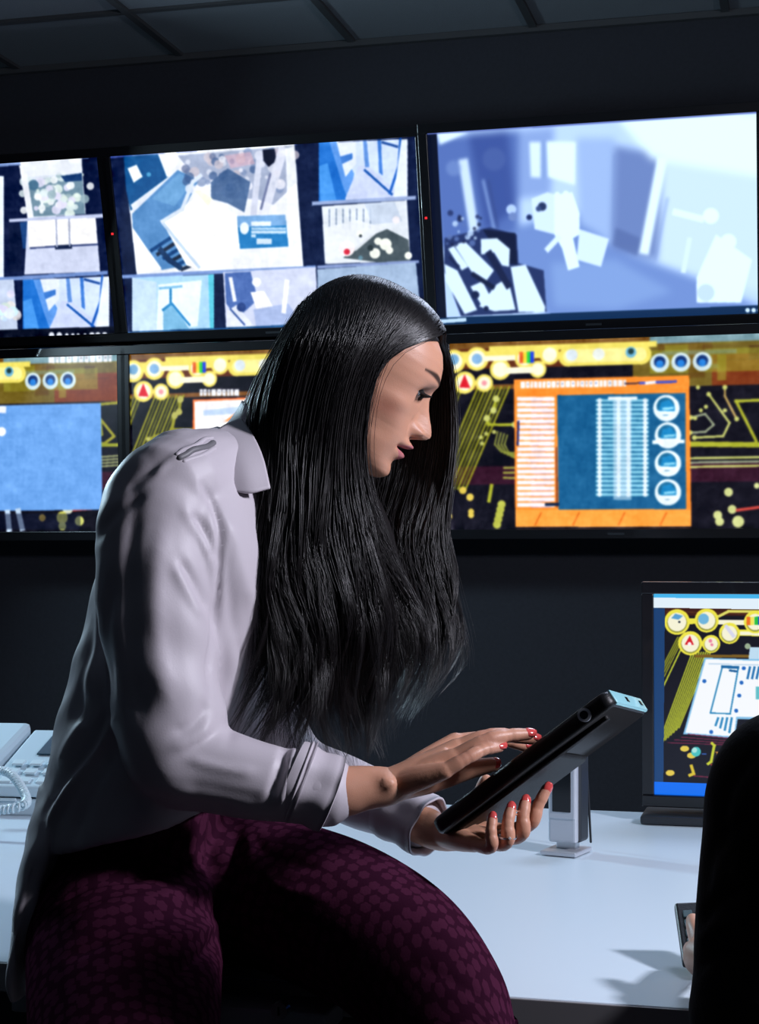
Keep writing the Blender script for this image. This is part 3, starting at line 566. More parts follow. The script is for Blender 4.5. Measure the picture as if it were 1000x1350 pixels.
# ------------------------------------------------------------------ wall monitors
def monitor_frame(u, z, tilt, D0, w, h):
    n = WN; up = ZZ*math.cos(tilt)+n*math.sin(tilt); nn = n*math.cos(tilt)-ZZ*math.sin(tilt)
    return np.array([0, D0, 0])+WR*u+ZZ*z, up, nn
def quad_of(c, R, up, w, h): return [c+R*a*w/2+up*b*h/2 for a, b in ((-1, 1), (1, 1), (1, -1), (-1, -1))]
def screen_obj(name, q, m, parent):
    me = mesh(name, [q[3], q[2], q[1], q[0]], [(0, 1, 2, 3)]); uv = me.uv_layers.new(name='UVMap')
    for l, c in zip(uv.data, ((0, 0), (1, 0), (1, 1), (0, 1))): l.uv = c
    return link(name, me, m, parent, smooth=False)
def wall_monitor(label, group, u, z, tilt, D0, w, h, picf, strength, led=True):
    c, up, nn = monitor_frame(u, z, tilt, D0, w, h)
    root = empty('wall_monitor', tuple(c-nn*.03)); tag(root, label, 'monitor', group)
    b = .030
    MB().box(c-nn*.028, (w+2*b-.004, .045, h+2*b-.004), WR, nn, up).build('housing', M['back'], root, bevel=.004)
    fr = MB()
    for s in (-1, 1):
        fr.box(c+up*s*(h/2+b/2)+nn*.002, (w+2*b, .016, b), WR, nn, up); fr.box(c+WR*s*(w/2+b/2)+nn*.002, (b, .016, h), WR, nn, up)
    fr.build('bezel', M['bezel'], root, bevel=.002)
    q = quad_of(c+nn*.001, WR, up, w, h); pq = [tuple(proj(x)) for x in q]
    screen_obj('screen', q, screen_mat('screen_picture', picf(pq), strength), root)
    MB().box(c-nn*.09, (.32, .10, .26), WR, nn, up).build('wall_bracket', M['back'], root, bevel=.004)
    if led: MB().box(c-WR*(w/2+b*.55)+up*.04+nn*.011, (.007, .004, .007), WR, nn, up).build('indicator_light', M['red'], root)
    MB().box(c-up*(h/2+b*.5)+nn*.0105, (.05, .002, .007), WR, nn, up).build('maker_plate', M['darkgrey'], root)
    return root
TT = math.radians(14.6); TB = math.radians(1.9)
G1 = 'upper row of wall monitors'; G2 = 'lower row of wall monitors'; ES = 1.15
wall_monitor('upper wall monitor at the left edge of the picture, small camera views stacked in columns', G1, -1.4419, 1.0426+CZ, TT, 5.2912, 1.02, .574, pic_top_left, ES)
wall_monitor('upper wall monitor above the woman, one large camera view bordered by five small ones', G1, -.3763, 1.0426+CZ, TT, 5.2912, 1.02, .574, pic_top_mid, ES)
wall_monitor('upper wall monitor on the right filled by a single bluish room view', G1, .670, 1.0405+CZ, TT, 5.2912, .995, .592, pic_top_right, ES)
wall_monitor('lower wall monitor at the left edge with a plain light blue window over circuit wallpaper', G2, -1.3881, .3852+CZ, TB, 5.2259, 1.02, .574, lambda q: tex_bottom(q, 'L'), ES, False)
wall_monitor('lower wall monitor behind the woman shoulder, circuit wallpaper and a mostly hidden white window', G2, -.3254, .3852+CZ, TB, 5.2259, 1.02, .574, lambda q: tex_bottom(q, 'M'), ES, False)
wall_monitor('lower wall monitor on the right with an orange framed window of tables and four dials', G2, .7373, .3852+CZ, TB, 5.2259, 1.02, .574, lambda q: tex_bottom(q, 'R'), ES, False)

# ------------------------------------------------------------------ desk
DY = math.radians(15); DR = np.array([math.cos(DY), -math.sin(DY), 0]); DN = np.array([-math.sin(DY), -math.cos(DY), 0])
d0 = np.array([.2234, 1.82, 0]); DZ = .74
def K(u, n, z): return d0+DR*u-DN*n+ZZ*z            # along the desk, away from its near edge, height
desk = empty('desk', tuple(K(-.3, .7, 0)), -DY); tag(desk, 'long white topped control room desk with grey edge the woman sits on', 'desk')
DL = 4.2; DD = 1.40
MB().box(K(-.2, DD/2, DZ-.011), (DL, DD, .022), DR, DN, ZZ).build('desktop', M['desk'], desk, bevel=.002)
MB().box(K(-.2, DD/2, DZ-.028), (DL-.004, DD-.004, .012), DR, DN, ZZ).build('under_panel', M['deskedge'], desk)
MB().box(K(-.2, -.002, DZ-.018), (DL, .004, .034), DR, DN, ZZ).build('edge_band', M['deskedge'], desk, bevel=.001)
MB().box(K(-.2, DD-.1, .36), (DL-.3, .02, .68), DR, DN, ZZ).build('modesty_panel', M['ped'], desk)
for u in (-2.2, .95, 1.8): MB().box(K(u, DD/2, .355), (.03, DD-.16, .69), DR, DN, ZZ).build('leg', M['ped'], desk, bevel=.002)
# pedestal cabinet in front
cL, cR = P(14, 1325, 1.90), P(428, 1322, 1.80)
pw = float(np.linalg.norm((cR-cL)[:2]))
pc = (cL+cR)/2; pdir = (cR-cL); pdir[2] = 0; pdir /= np.linalg.norm(pdir); pn = np.array([pdir[1], -pdir[0], 0])
pz = .732
cab = empty('pedestal_cabinet', (pc[0], pc[1]+.2, 0)); tag(cab, 'dark grey drawer cabinet with a lock under the woman, in front of the desk', 'cabinet')
pc2 = np.array([pc[0], pc[1], 0])
MB().box(pc2-pn*.035+ZZ*(pz-.013), (pw, .07, .024), pdir, pn, ZZ).build('top', M['ped'], cab, bevel=.003)
MB().box(pc2-pn*.31+ZZ*.345, (pw-.026, .575, .65), pdir, pn, ZZ).build('carcass', M['ped'], cab, bevel=.002)
for z0, h0 in ((.575, .24), (.335, .22), (.115, .20)):
    dr = MB().box(pc2-pn*.014+ZZ*z0, (pw-.034, .018, h0), pdir, pn, ZZ).build('drawer', M['ped'], cab, bevel=.003)
    MB().box(pc2+pn*.001+ZZ*(z0+h0/2-.075), (.14, .012, .012), pdir, pn, ZZ).build('handle', M['chrome'], dr, bevel=.003)
lk = P(365, 1335, 1.80); lk = lk+pn*(((pc2-lk)@pn)+.002)
vf = tube([lk-pn*.006, lk+pn*.006], .0095, seg=20, k=1, rnd=False); mb = MB(); mb.add(*vf); lock = mb.build('lock', M['chrome'], cab, bevel=0, smooth=False)
MB().box(lk+pn*.0065, (.002, .002, .009), pdir, pn, ZZ).build('keyhole', M['glass'], lock)

# ------------------------------------------------------------------ desk monitor
mw, mh = .60, .37
mc_ = P(862, 915, 3.07); mc = mc_+WR*mw/2; t3 = math.radians(2)
up = ZZ*math.cos(t3)+WN*math.sin(t3); nn = WN*math.cos(t3)-ZZ*math.sin(t3)
root = empty('desk_monitor', (mc[0], mc[1]+.06, DZ)); tag(root, 'black desktop monitor on the desk at right showing a floor plan over circuit wallpaper', 'monitor')
b = .022; fr = MB()
for s in (-1, 1):
    fr.box(mc+up*s*(mh/2+b/2)+nn*.002, (mw+2*b, .02, b), WR, nn, up); fr.box(mc+WR*s*(mw/2+b/2)+nn*.002, (b, .02, mh), WR, nn, up)
fr.build('bezel', M['bezel'], root, bevel=.002)
MB().box(mc-nn*.03, (mw+2*b-.01, .05, mh+2*b-.01), WR, nn, up).build('housing', M['back'], root, bevel=.006)
q = quad_of(mc+nn*.001, WR, up, mw, mh); screen_obj('screen', q, screen_mat('screen_picture', pic_desk([tuple(proj(x)) for x in q]), 1.0), root)
MB().box(np.array([mc[0], mc[1], 0])-nn*.075*[1, 1, 0]+ZZ*(DZ+.14), (.09, .03, .27), WR, WN, ZZ).build('stand', M['back'], root, bevel=.004)
MB().box(np.array([mc[0], mc[1], 0])-WN*.02+ZZ*(DZ+.009), (mw+2*b, .12, .016), WR, WN, ZZ).build('base', M['darkgrey'], root, bevel=.004)

# ------------------------------------------------------------------ silver desk intercom
def intercom():
    B = P(746, 1122, 2.74); B[2] = DZ
    root = empty('intercom', tuple(B)); tag(root, 'slim silver intercom with a black display standing on the desk below the tablet', 'intercom')
    a = math.radians(-28); X = np.array([math.cos(a), math.sin(a), 0]); X2 = np.array([math.cos(a+1.05), math.sin(a+1.05), 0]); N = np.cross(ZZ, X)*1.0
    f = np.array([X[1], -X[0], 0])            # front normal towards the viewer
    c = B+ZZ*.02
    MB().box(B+ZZ*.005+X*.0, (.062, .075, .007), X, f, ZZ).build('foot_plate', M['silver'], root, bevel=.0015)
    MB().box(B+ZZ*.016-f*.008, (.034, .02, .02), X, f, ZZ).build('neck', M['chrome'], root, bevel=.002)
    H = .150; z = .020+H/2
    MB().box(B+ZZ*z-f*.012, (.056, .040, H), X, f, ZZ).build('rear_housing', M['darkgrey'], root, bevel=.006, seg=3)
    MB().box(B+ZZ*z+f*.012, (.050, .014, H), X, f, ZZ).build('front_shell', M['silver'], root, bevel=.005, seg=3)
    MB().box(B+ZZ*(z+.014)+f*.0195, (.044, .003, .098), X, f, ZZ).build('display_rim', M['silver'], root, bevel=.001)
    MB().box(B+ZZ*(z+.014)+f*.0212, (.032, .003, .076), X, f, ZZ).build('display', M['glass'], root, bevel=.001)
    v, fc = tube([B+ZZ*(z+H/2-.004)-f*.01, B+ZZ*(z+H/2+.012)-f*.012+X*.01, B+ZZ*(z+H/2+.008)-f*.03+X*.02, B+ZZ*(z+.02)-f*.045+X*.02, B+ZZ*.012-f*.06+X*.02], .002, seg=8)
    mb = MB(); mb.add(v, fc); mb.build('cable', M['back'], root, smooth=True)
intercom()

# ------------------------------------------------------------------ desk telephone at left
def phone():
    B = P(35, 1020, 3.22); B[2] = DZ
    a = math.radians(-8); X = np.array([math.cos(a), math.sin(a), 0]); Yv = np.array([-X[1], X[0], 0])
    root = empty('desk_telephone', tuple(B)); tag(root, 'pale grey office telephone with a handset and display at the left end of the desk', 'telephone')
    def wedge(x0, x1, y0, y1, z0a, z0b, z1a, z1b, name, m, bev=.004, par=root):
        v = [B+X*x+Yv*y+ZZ*z for x, y, z in ((x0, y0, z0a), (x1, y0, z0a), (x1, y1, z0b), (x0, y1, z0b), (x0, y0, z1a), (x1, y0, z1a), (x1, y1, z1b), (x0, y1, z1b))]
        return MB().add(v, [(0, 3, 2, 1), (4, 5, 6, 7), (0, 1, 5, 4), (1, 2, 6, 5), (2, 3, 7, 6), (3, 0, 4, 7)]).build(name, m, par, bevel=bev, smooth=False)
    wedge(-.16, .12, -.07, .20, .0, .0, .030, .055, 'base', M['phone'])
    wedge(-.055, .12, -.068, .20, .034, .058, .055, .135, 'body', M['phone'])
    d = wedge(-.005, .105, .07, .175, .098, .126, .101, .130, 'display', M['lcd'], .001)
    wedge(-.155, -.065, -.05, .215, .040, .07, .078, .150, 'handset', M['phone'], .012)
    for i in range(4):
        for j in range(3): wedge(-.035+i*.036, -.012+i*.036, -.055+j*.034, -.034+j*.034, .058+.0125*j, .062+.0125*j, .063+.0125*j, .069+.0125*j, 'key', M['cord'], .0015)
    MB().box(B+X*-.02-Yv*.071+ZZ*.03, (.05, .006, .006), X, Yv, ZZ).build('slot_cover', M['cord'], root, bevel=.001)
    # coiled cord
    path = cat([P(-40, 1015, 3.08), P(0, 1016, 3.08), P(18, 1024, 3.05), P(34, 1050, 2.98), P(30, 1062, 2.90), P(0, 1068, 2.90), P(-60, 1072, 2.92)], 40)
    path[:, 2] = np.maximum(path[:, 2], DZ+.012); n = len(path); T = np.gradient(path, axis=0); T /= np.linalg.norm(T, axis=1)[:, None]
    L = np.r_[0, np.cumsum(np.linalg.norm(np.diff(path, axis=0), axis=1))]; ns = int(L[-1]/.0011)
    s_ = np.linspace(0, L[-1], ns); p = np.array([np.interp(s_, L, path[:, i]) for i in range(3)]).T; t = np.array([np.interp(s_, L, T[:, i]) for i in range(3)]).T
    u = np.cross(t, ZZ); u /= np.linalg.norm(u, axis=1)[:, None]; v = np.cross(u, t); ph = s_/.0085*2*PI
    p = p+.0068*(np.cos(ph)[:, None]*u+np.sin(ph)[:, None]*v)
    mb = MB(); mb.add(*tube(p, .0026, seg=5, k=1, rnd=False)); mb.build('coiled_cord', M['cord'], root, smooth=True)
phone()

# ------------------------------------------------------------------ the head, used for both people
def head(O, fwd, lat, up, s, female=True):
    """returns (V, faces, colours, info): a head with a face as one closed grid; local units are 's' metres"""
    up_k = [114, 112.5, 108, 101, 91, 76, 61, 48, 35, 24, 15, 5, -5, -19, -28, -36, -45, -53, -61, -70, -80, -88, -96, -102, -106.5, -109, -110.5]
    fr_k = [-14, 12, 34, 53, 68, 83, 91, 94.5, 95, 92.5, 89.5, 87.5, 87, 87, 88.5, 90, 91, 91, 89.5, 87, 85.5, 87.5, 88, 84, 76, 62, 30]
    bk_k = [-20, -44, -62, -76, -88, -97, -101, -102, -101, -99, -96, -92, -88, -80, -72, -62, -50, -40, -30, -18, -5, 6, 18, 30, 40, 48, 26]
    wd_k = [2, 24, 41, 54, 64, 73, 77, 78.5, 78, 77, 75.5, 74, 73, 70.5, 68.5, 66, 63, 59.5, 56, 51.5, 46, 41, 34.5, 27, 19, 11, 1]
    nz, nt = (320, 420) if female else (140, 180)
    tt = np.linspace(-1, 1, nz); z = 2.0+112.4*(np.sin(tt*PI/2)*.35+tt*.65)*1.0; z = np.clip(z[::-1], -110.4, 113.9)
    xs = np.array(up_k[::-1], float)
    def itp(k): 
        y = np.interp(np.linspace(-110.5, 114, 900), xs, np.array(k[::-1], float)); ker = np.ones(21)/21
        y2 = np.convolve(np.pad(y, 10, mode='edge'), ker, 'valid'); return np.interp(z, np.linspace(-110.5, 114, 900), y2)
    fr, bk, wd = itp(fr_k), itp(bk_k), itp(wd_k)
    endw = np.clip((z+110.5)/3, 0, 1)**.5*np.clip((114.2-z)/3, 0, 1)**.5; wd = wd*endw+.3
    xc = np.where(z > -20, -8, 0)*1.0; xc = np.interp(z, [-110, -80, -40, 0, 114], [45, 38, 10, -6, -20]); xc = np.clip(xc, bk+2, fr-2)
    t = np.linspace(0, 2*PI, nt, endpoint=False); th = t-.55*np.sin(t)*1.0
    c, sn = np.cos(th), np.sin(th)
    ef = np.interp(z, [-110, -90, -50, 20, 60, 114], [1.9, 2.0, 2.15, 2.35, 2.2, 2.0])
    X = np.zeros((nz, nt)); Y = np.zeros((nz, nt))
    for i in range(nz):
        e = 2/ef[i]; cc = np.sign(c)*abs(c)**np.where(c > 0, e, 1.0); ss = np.sign(sn)*abs(sn)**np.where(c > 0, e, 1.0)
        X[i] = xc[i]+np.where(c > 0, fr[i]-xc[i], xc[i]-bk[i])*cc; Y[i] = wd[i]*ss
    Z = np.repeat(z[:, None], nt, 1); front = X > 20; A = abs(Y)
    gx = lambda v, c0, s0, p=2: np.exp(-(abs((v-c0)/s0))**p)
    nose = np.interp(Z, [-44, -40, -36, -32, -28, -24, -19, -13, -5, 5, 15, 22, 28], [0, 6, 15, 24, 28.5, 29.5, 28, 24.5, 18.5, 11.5, 5, 1.5, 0])
    sg = np.interp(Z, [-44, -34, -27, -19, -5, 12, 28], [8, 10.5, 11.5, 11, 9, 9, 12])
    dX = nose*np.exp(-(A/sg)**2.3)
    dX += 12.5*gx(A, 14.5, 5.2)*gx(Z, -28, 7) - 3.5*gx(A, 23, 4)*gx(Z, -25, 9) - 5*gx(A, 7, 3.2)*gx(Z, -37.5, 3.0)
    dX += 12.5*gx(Z, -49.5, 5.6)*np.exp(-(A/21)**3) + 9.5*gx(Z, -66, 6.6)*np.exp(-(A/18)**3)
    dX += -13*gx(Z, -57.8, 2.3)*np.exp(-(A/21)**5) - 3*gx(A, 26, 5)*gx(Z, -57, 5) - 2*gx(A, 0, 5)*gx(Z, -42, 4)
    dX += 3*gx(Z, 38, 7)*gx(A, 28, 20) - 2.0*gx(Z, 22, 8)*gx(A, 10, 6)
    dX += -10*gx(A, 32, 14)*gx(Z, 17, 10) + 2*gx(Z, -92, 10)*np.exp(-(A/16)**2)
    X = X+np.where(front, dX, 0)
    rad = 3.8*gx(A, 55, 13)*gx(Z, -8, 12)*gx(X, 45, 30) - 3.5*gx(A, 50, 16)*gx(Z, -46, 14)*gx(X, 48, 24) + 2.5*gx(Z, -72, 12)*gx(X, 10, 22)
    nrm = np.sqrt((X-xc[:, None])**2+Y**2)+1e-6; X += rad*(X-xc[:, None])/nrm; Y += rad*Y/nrm
    # eyelids round the eyeball, almond opening sunk behind it
    ex, ey, ez, er = 63.6, 33., 16., 14.2
    dy = abs(Y)-ey; dz = Z-ez; lid = np.sqrt(np.clip((er+1.4)**2-dy**2-dz**2, 0, None))
    onl = front & (dy**2+dz**2 < (er+1.4)**2) & (X < ex+30)
    X = np.where(onl & (abs(dy) < 13.5), np.maximum(X, ex+lid*1.0), X)
    hh = 6.0*np.clip(1-(dy/12.6)**2, 0, None)**.7; mid = -1.6+.14*dy
    openm = onl & (abs(dz-mid) < hh) & (abs(dy) < 12.6); X = np.where(openm, ex+lid*.35, X)
    # colours
    C = np.zeros((nz, nt, 3)); C[:] = SKIN
    def tint(mask, col):
        nonlocal C; mk = np.clip(mask, 0, 1)[..., None]; C = C*(1-mk)+np.array(col)*mk
    fm = front.astype(float)
    tint(.62*gx(A, 60, 20)*gx(Z, -22, 13)*gx(X, 42, 22)*fm, (.34, .11, .07))  # contour makeup and the shade under the cheekbone, painted into the skin
    if female:
        lw = 24.5*1.0; up_b = -44.5+1.0*gx(A, 0, 3)*-1.5+(-9.0)*np.clip(A/lw, 0, 1)**1.6; lo_b = -75.5+16.5*np.clip(A/lw, 0, 1)**2
        tint(((Z < up_b) & (Z > lo_b) & (A < lw) & (X > 60)).astype(float)*.95, (.50, .165, .175))
        tint(.55*gx(A, 33, 13)*gx(Z, 22, 6)*fm, (.20, .10, .085))
    tint((abs(Z-57.8+115.6) < 0).astype(float), (0, 0, 0))
    tint(gx(Z, -57.8, 1.5, 4)*np.exp(-(A/20)**6)*fm*(X > 60), (.03, .008, .008))
    tint(gx(A, 7, 2.8)*gx(Z, -38, 2.2)*fm*.9, (.05, .015, .012))
    tb = np.clip((A-8)/50, 0, 1); bz = 35+10.5*np.sin(tb*PI*.62)-.5*tb; bw = np.interp(tb, [0, .15, .6, 1], [4.2, 5.2, 4.2, 1.4])
    tint((1/(1+np.exp((abs(Z-bz)-bw)*1.6)))*((A > 8) & (A < 58))*fm*.96, (.022, .012, .010))
    tint(openm.astype(float), (.25, .12, .10))
    rim = onl & (abs(dz-mid-hh-.5) < 1.8) & (abs(dy) < 13); tint(rim.astype(float), (.01, .008, .008))
    rim = onl & (abs(dz-mid+hh) < .9) & (abs(dy) < 12); tint(rim.astype(float)*.7, (.03, .015, .012))
    V = O+((X*s)[..., None]*fwd+(Y*s)[..., None]*lat+(Z*s)[..., None]*up)
    idx = np.arange(nz*nt).reshape(nz, nt); Q = np.stack([idx[:-1], idx[1:], np.roll(idx, -1, 1)[1:], np.roll(idx, -1, 1)[:-1]], -1).reshape(-1, 4)
    loc = np.stack([X, Y, Z], -1).reshape(-1, 3)
    return V.reshape(-1, 3), Q, C.reshape(-1, 3), dict(loc=loc, shape=(nz, nt), eye=(ex, ey, ez, er))
def hand(wrist, fore, mcps, fingers, thumb, rk, wr=.020, voxel=.0016, sc=1.0):
    """all points in world space; fingers: list of point lists starting at the knuckle. returns list of closed tubes"""
    parts = []; w_ = np.array(wrist)
    for m_, f_, r_ in zip(mcps, fingers, rk):
        pts = [m_]+list(f_); n = len(pts); rr = np.interp(np.linspace(0, 1, n), [0, .45, .8, 1], [1.12, 1.02, .92, .80])*r_
        parts.append(tube(pts, rr, seg=14, k=6)); parts.append(tube([w_*.82+m_*.18, w_*.4+m_*.6, m_], [wr*.72, .0135*sc, r_*1.28], seg=14, k=5))
    cen = np.mean(mcps, 0); parts.append(tube([fore, w_, w_*.5+cen*.5, cen*.85+w_*.15], [wr*1.12, wr, .017*sc, .013*sc], seg=18, k=6))
    th = [w_*.75+np.array(thumb[0])*.25]+list(thumb); n = len(th)
    parts.append(tube(th, np.interp(np.linspace(0, 1, n), [0, .4, .8, 1], [.017, .0145, .0105, .0085])*sc, seg=14, k=6))
    return parts
def nail_mesh(tip, prev, normal, r):
    d = tip-prev; d /= np.linalg.norm(d); n = normal-d*(normal@d); n /= np.linalg.norm(n); s_ = np.cross(d, n)
    V = []; Fc = []; nu, nv = 8, 8
    for i in range(nu+1):
        for j in range(nv+1):
            u = i/nu*2-1; v = j/nv*2-1; wv = .86*r*(1-.25*max(u, 0)**2-.15*max(-u, 0)**3)
            V.append(tip+d*(.2*r+u*.0068)+s_*v*wv*math.sqrt(max(0, 1-.5*max(0, abs(u)-.5)**2*4))+n*(r*1.0*math.sqrt(max(0, 1-(v*.8)**2))-.0002-max(0, u)*.0012))
    top = len(V)
    V += [v-n*.0022 for v in V]
    for i in range(nu):
        for j in range(nv):
            a = i*(nv+1)+j; q = (a, a+1, a+nv+2, a+nv+1); Fc.append(q); Fc.append(tuple(x+top for x in q[::-1]))
    bd = [j for j in range(nv+1)]+[i*(nv+1)+nv for i in range(1, nu+1)]+[nu*(nv+1)+j for j in range(nv-1, -1, -1)]+[i*(nv+1) for i in range(nu-1, 0, -1)]
    for a, b_ in zip(bd, bd[1:]+bd[:1]): Fc.append((b_, a, a+top, b_+top))
    return V, Fc

# ------------------------------------------------------------------ the woman
woman = empty('person', (-.28, 2.0, 0)); tag(woman, 'woman with long dark hair, pale blouse and burgundy trousers sitting on the desk edge', 'person')
hO = P(475, 500, 1.98); hs = 1.98/F; pit = math.radians(26.9); yw = math.radians(5)
hf = np.array([math.cos(pit), 0, -math.sin(pit)]); hu = np.array([math.sin(pit), 0, math.cos(pit)]); hl = np.array([0, 1., 0])
hf, hl = hf*math.cos(yw)+hl*math.sin(yw), hl*math.cos(yw)-hf*math.sin(yw)
HV, HQ, HC, HI = head(hO, hf, hl, hu, hs)
def HL(x, y, z): return hO+(hf*x+hl*y+hu*z)*hs
body = []
body.append(tube([HL(-38, 0, -10), HL(-52, 0, -60), HL(-74, 0, -105), P(366, 578, 1.99), P(335, 625, 2.0)], [.052, .050, .046, .045, .048], seg=28, k=5))
ear = [tube([HL(-14, s*72, 6), HL(-20, s*80, 14), HL(-26, s*84, 2), HL(-20, s*80, -16), HL(-12, s*75, -26)], [.005, .007, .0075, .006, .005], seg=10, k=5) for s in (-1, 1)]
tors = [(165, 1165, 2.0, 80, 6, .125), (188, 1070, 2.0, 84, 8, .12), (222, 950, 2.0, 96, 14, .125), (258, 830, 2.0, 118, 22, .14), (282, 740, 2.0, 104, 30, .14), (304, 680, 2.0, 76, 38, .12), (326, 630, 2.0, 40, 42, .06)]
body.append(loft([RG(*t) for t in tors], seg=36))
for s in (-1, 1): body.append(tube([P(300, 640, 2.0+s*.04), P(245, 650, 2.0+s*.145), P(238, 690, 2.0+s*.16)], [.040, .038, .034], seg=18))
# near (right) arm and hand
RW = P(512, 1037, 1.79)
body.append(tube([P(232, 665, 1.865), P(212, 800, 1.825), P(214, 930, 1.80), P(232, 1000, 1.795)], [.034, .036, .036, .034], seg=20))
body.append(tube([P(222, 992, 1.795), P(300, 1025, 1.79), P(430, 1043, 1.785), P(480, 1039, 1.788), RW], [.036, .036, .030, .0245, .0215], seg=20))
body.append(tube([P(500, 1028, 1.775), P(511, 1033, 1.772), P(520, 1037, 1.778)], [.008, .0095, .007], seg=12))
mc_r = [P(586, 1016, 1.765), P(598, 999, 1.785), P(603, 986, 1.81), P(600, 978, 1.835)]
fg_r = [[P(612, 1001, 1.765), P(636, 989, 1.775), P(658, 985, 1.787)], [P(640, 977, 1.785), P(668, 970, 1.795), P(696, 968, 1.806)], [P(640, 972, 1.812), P(672, 970, 1.822), P(702, 974, 1.835)], [P(638, 974, 1.845), P(668, 976, 1.858), P(692, 984, 1.868)]]
th_r = [P(568, 1028, 1.835), P(612, 1016, 1.85), P(650, 1008, 1.852)]
hand_r = hand(RW, P(470, 1039, 1.788), mc_r, fg_r, th_r, [.0075, .0084, .0088, .0084], wr=.0205)
# far (left) arm and hand
LW = P(578, 1098, 1.925)
body.append(tube([P(252, 670, 2.14), P(280, 790, 2.15), P(318, 890, 2.13), P(348, 955, 2.115)], [.032, .034, .031, .027], seg=18))
body.append(tube([P(350, 962, 2.115), P(400, 1018, 2.075), P(460, 1043, 2.03), P(520, 1070, 1.98), LW], [.026, .027, .027, .026, .0215], seg=18))
mc_l = [P(626, 1113, 1.84), P(640, 1110, 1.855), P(650, 1104, 1.872), P(658, 1096, 1.892)]
fg_l = [[P(647, 1117, 1.808), P(647, 1096, 1.806), P(649, 1080, 1.812)], [P(667, 1111, 1.816), P(669, 1086, 1.814), P(673, 1067, 1.822)], [P(686, 1101, 1.830), P(689, 1076, 1.828), P(692, 1058, 1.836)], [P(697, 1088, 1.848), P(709, 1062, 1.846), P(720, 1040, 1.850)]]
th_l = [P(600, 1092, 1.95), P(628, 1060, 1.96), P(640, 1030, 1.955)]
hand_l = hand(LW, P(545, 1082, 1.95), mc_l, fg_l, th_l, [.0073, .0080, .0083, .0078], wr=.0205)
low = remesh(body+ear, .005, 3); mr = remesh(hand_r, .0016, 7); ml = remesh(hand_l, .0016, 7)
# knuckle creases and tendons on the backs of the hands
def knuckle(me, pts, dep=.0006, wd=.0016):
    V = vget(me); N = nget(me)
    for p_ in pts:
        d = np.linalg.norm(V-p_, axis=1); V -= N*(dep*np.exp(-((d-.008)/wd)**2)*(d < .02))[:, None]
    vset(me, V)
knuckle(mr, [f[0] for f in fg_r]+[f[1] for f in fg_r]); knuckle(ml, [f[0] for f in fg_l]+[f[1] for f in fg_l])
items = [(HV, HQ, HC)]
for me in (low, mr, ml):
    V = vget(me); C = np.tile(np.array(SKIN), (len(V), 1))
    if me is not low:
        for f in fg_r+fg_l:
            for p_ in (f[0], f[-1]): d = np.linalg.norm(V-p_, axis=1)[:, None]; C = C*(1-.35*np.exp(-(d/.012)**2))+np.array((.48, .19, .14))*.35*np.exp(-(d/.012)**2)
    items.append((V, faces_of(me), C))
bo = link('body', join_meshes('body', items), M['skin'], woman)
# nails
def nails(fs, nrm, rs):
    for f, n_, r in zip(fs, nrm, rs):
        mb = MB(); mb.add(*nail_mesh(f[-1], f[-2], np.array(n_, float), r)); mb.build('fingernail', M['nail'], bo, smooth=True)
nails(fg_r, [(-.15, -.75, .65)]*2+[(-.1, -.55, .85)]*2, [.0064, .0070, .0074, .0070]); nails([th_r], [(0, -.8, .5)], [.0078])
nails(fg_l, [(-.25, -.95, .2), (-.1, -1, .15), (.1, -1, .1), (.3, -.95, 0)], [.0056, .0062, .0064, .0062])
# eyes
for s in (-1, 1):
    ex, ey, ez, er = HI['eye']; c = HL(ex, s*ey, ez); g_ = (hf*.93-hu*.36); g_ /= np.linalg.norm(g_); r = er*hs
    bm = bmesh.new(); bmesh.ops.create_uvsphere(bm, u_segments=32, v_segments=24, radius=r); me = bpy.data.meshes.new('eyeball'); bm.to_mesh(me); bm.free()
    V = vget(me); V = V+c; vset(me, V); eb = link('eyeball', me, M['sclera'], bo)
    a = np.linspace(0, 2*PI, 24, endpoint=False); u_ = np.cross(g_, hu); u_ /= np.linalg.norm(u_); v_ = np.cross(u_, g_); R_ = []
    for k_ in range(6):
        ri = r*.47*(1-k_/5.5); R_.append([c+g_*math.sqrt(r*r-ri*ri)*1.015+ri*(math.cos(x)*u_+math.sin(x)*v_) for x in a])
    mb = MB(); mb.add(*ringmesh(R_)); mb.build('iris', M['iris'], eb, smooth=True)
    mb = MB()
    for k_ in range(34):
        t = k_/33; dy = -12+24*t; hgt = 6.0*max(0, 1-(dy/12.6)**2)**.7-1.6+.14*dy; yy = s*(ey+dy)
        rr = math.sqrt(max(1, (er+1.4)**2-dy*dy-hgt*hgt)); p0 = HL(ex+rr, yy, ez+hgt); ln = 10+4*math.sin(PI*t)+4*t
        out = hf*.85+hl*s*(t-.35)*.9; p1 = p0+(out*.55-hu*.25)*ln*hs*.6; p2 = p0+(out*1.0-hu*.12)*ln*hs
        mb.add(*tube([p0, p1, p2], [.0008, .0006, .0002], seg=4, k=2, rnd=False))
    mb.build('eyelashes', M['lash'], bo, smooth=True)
# ring on the left ring finger
rc = P(668, 1103, 1.8155); rd = fg_l[1][1]-fg_l[1][0]; rd /= np.linalg.norm(rd); e1 = np.cross(rd, [0, 1, 0]); e1 /= np.linalg.norm(e1); e2 = np.cross(rd, e1)
a = np.linspace(0, 2*PI, 28, endpoint=False); mb = MB(); mb.add(*tube([rc+.0098*(math.cos(x)*e1+math.sin(x)*e2) for x in a], .0013, seg=6, closed=True)); rg = mb.build('finger_ring', M['chrome'], bo, smooth=True)
mb = MB(); mb.box(rc+np.array([.002, -.0112, 0]), (.003, .003, .003), (.7, 0, .7), (0, 1, 0), (-.7, 0, .7)); mb.build('ring_stone', M['sclera'], rg, bevel=.0006)

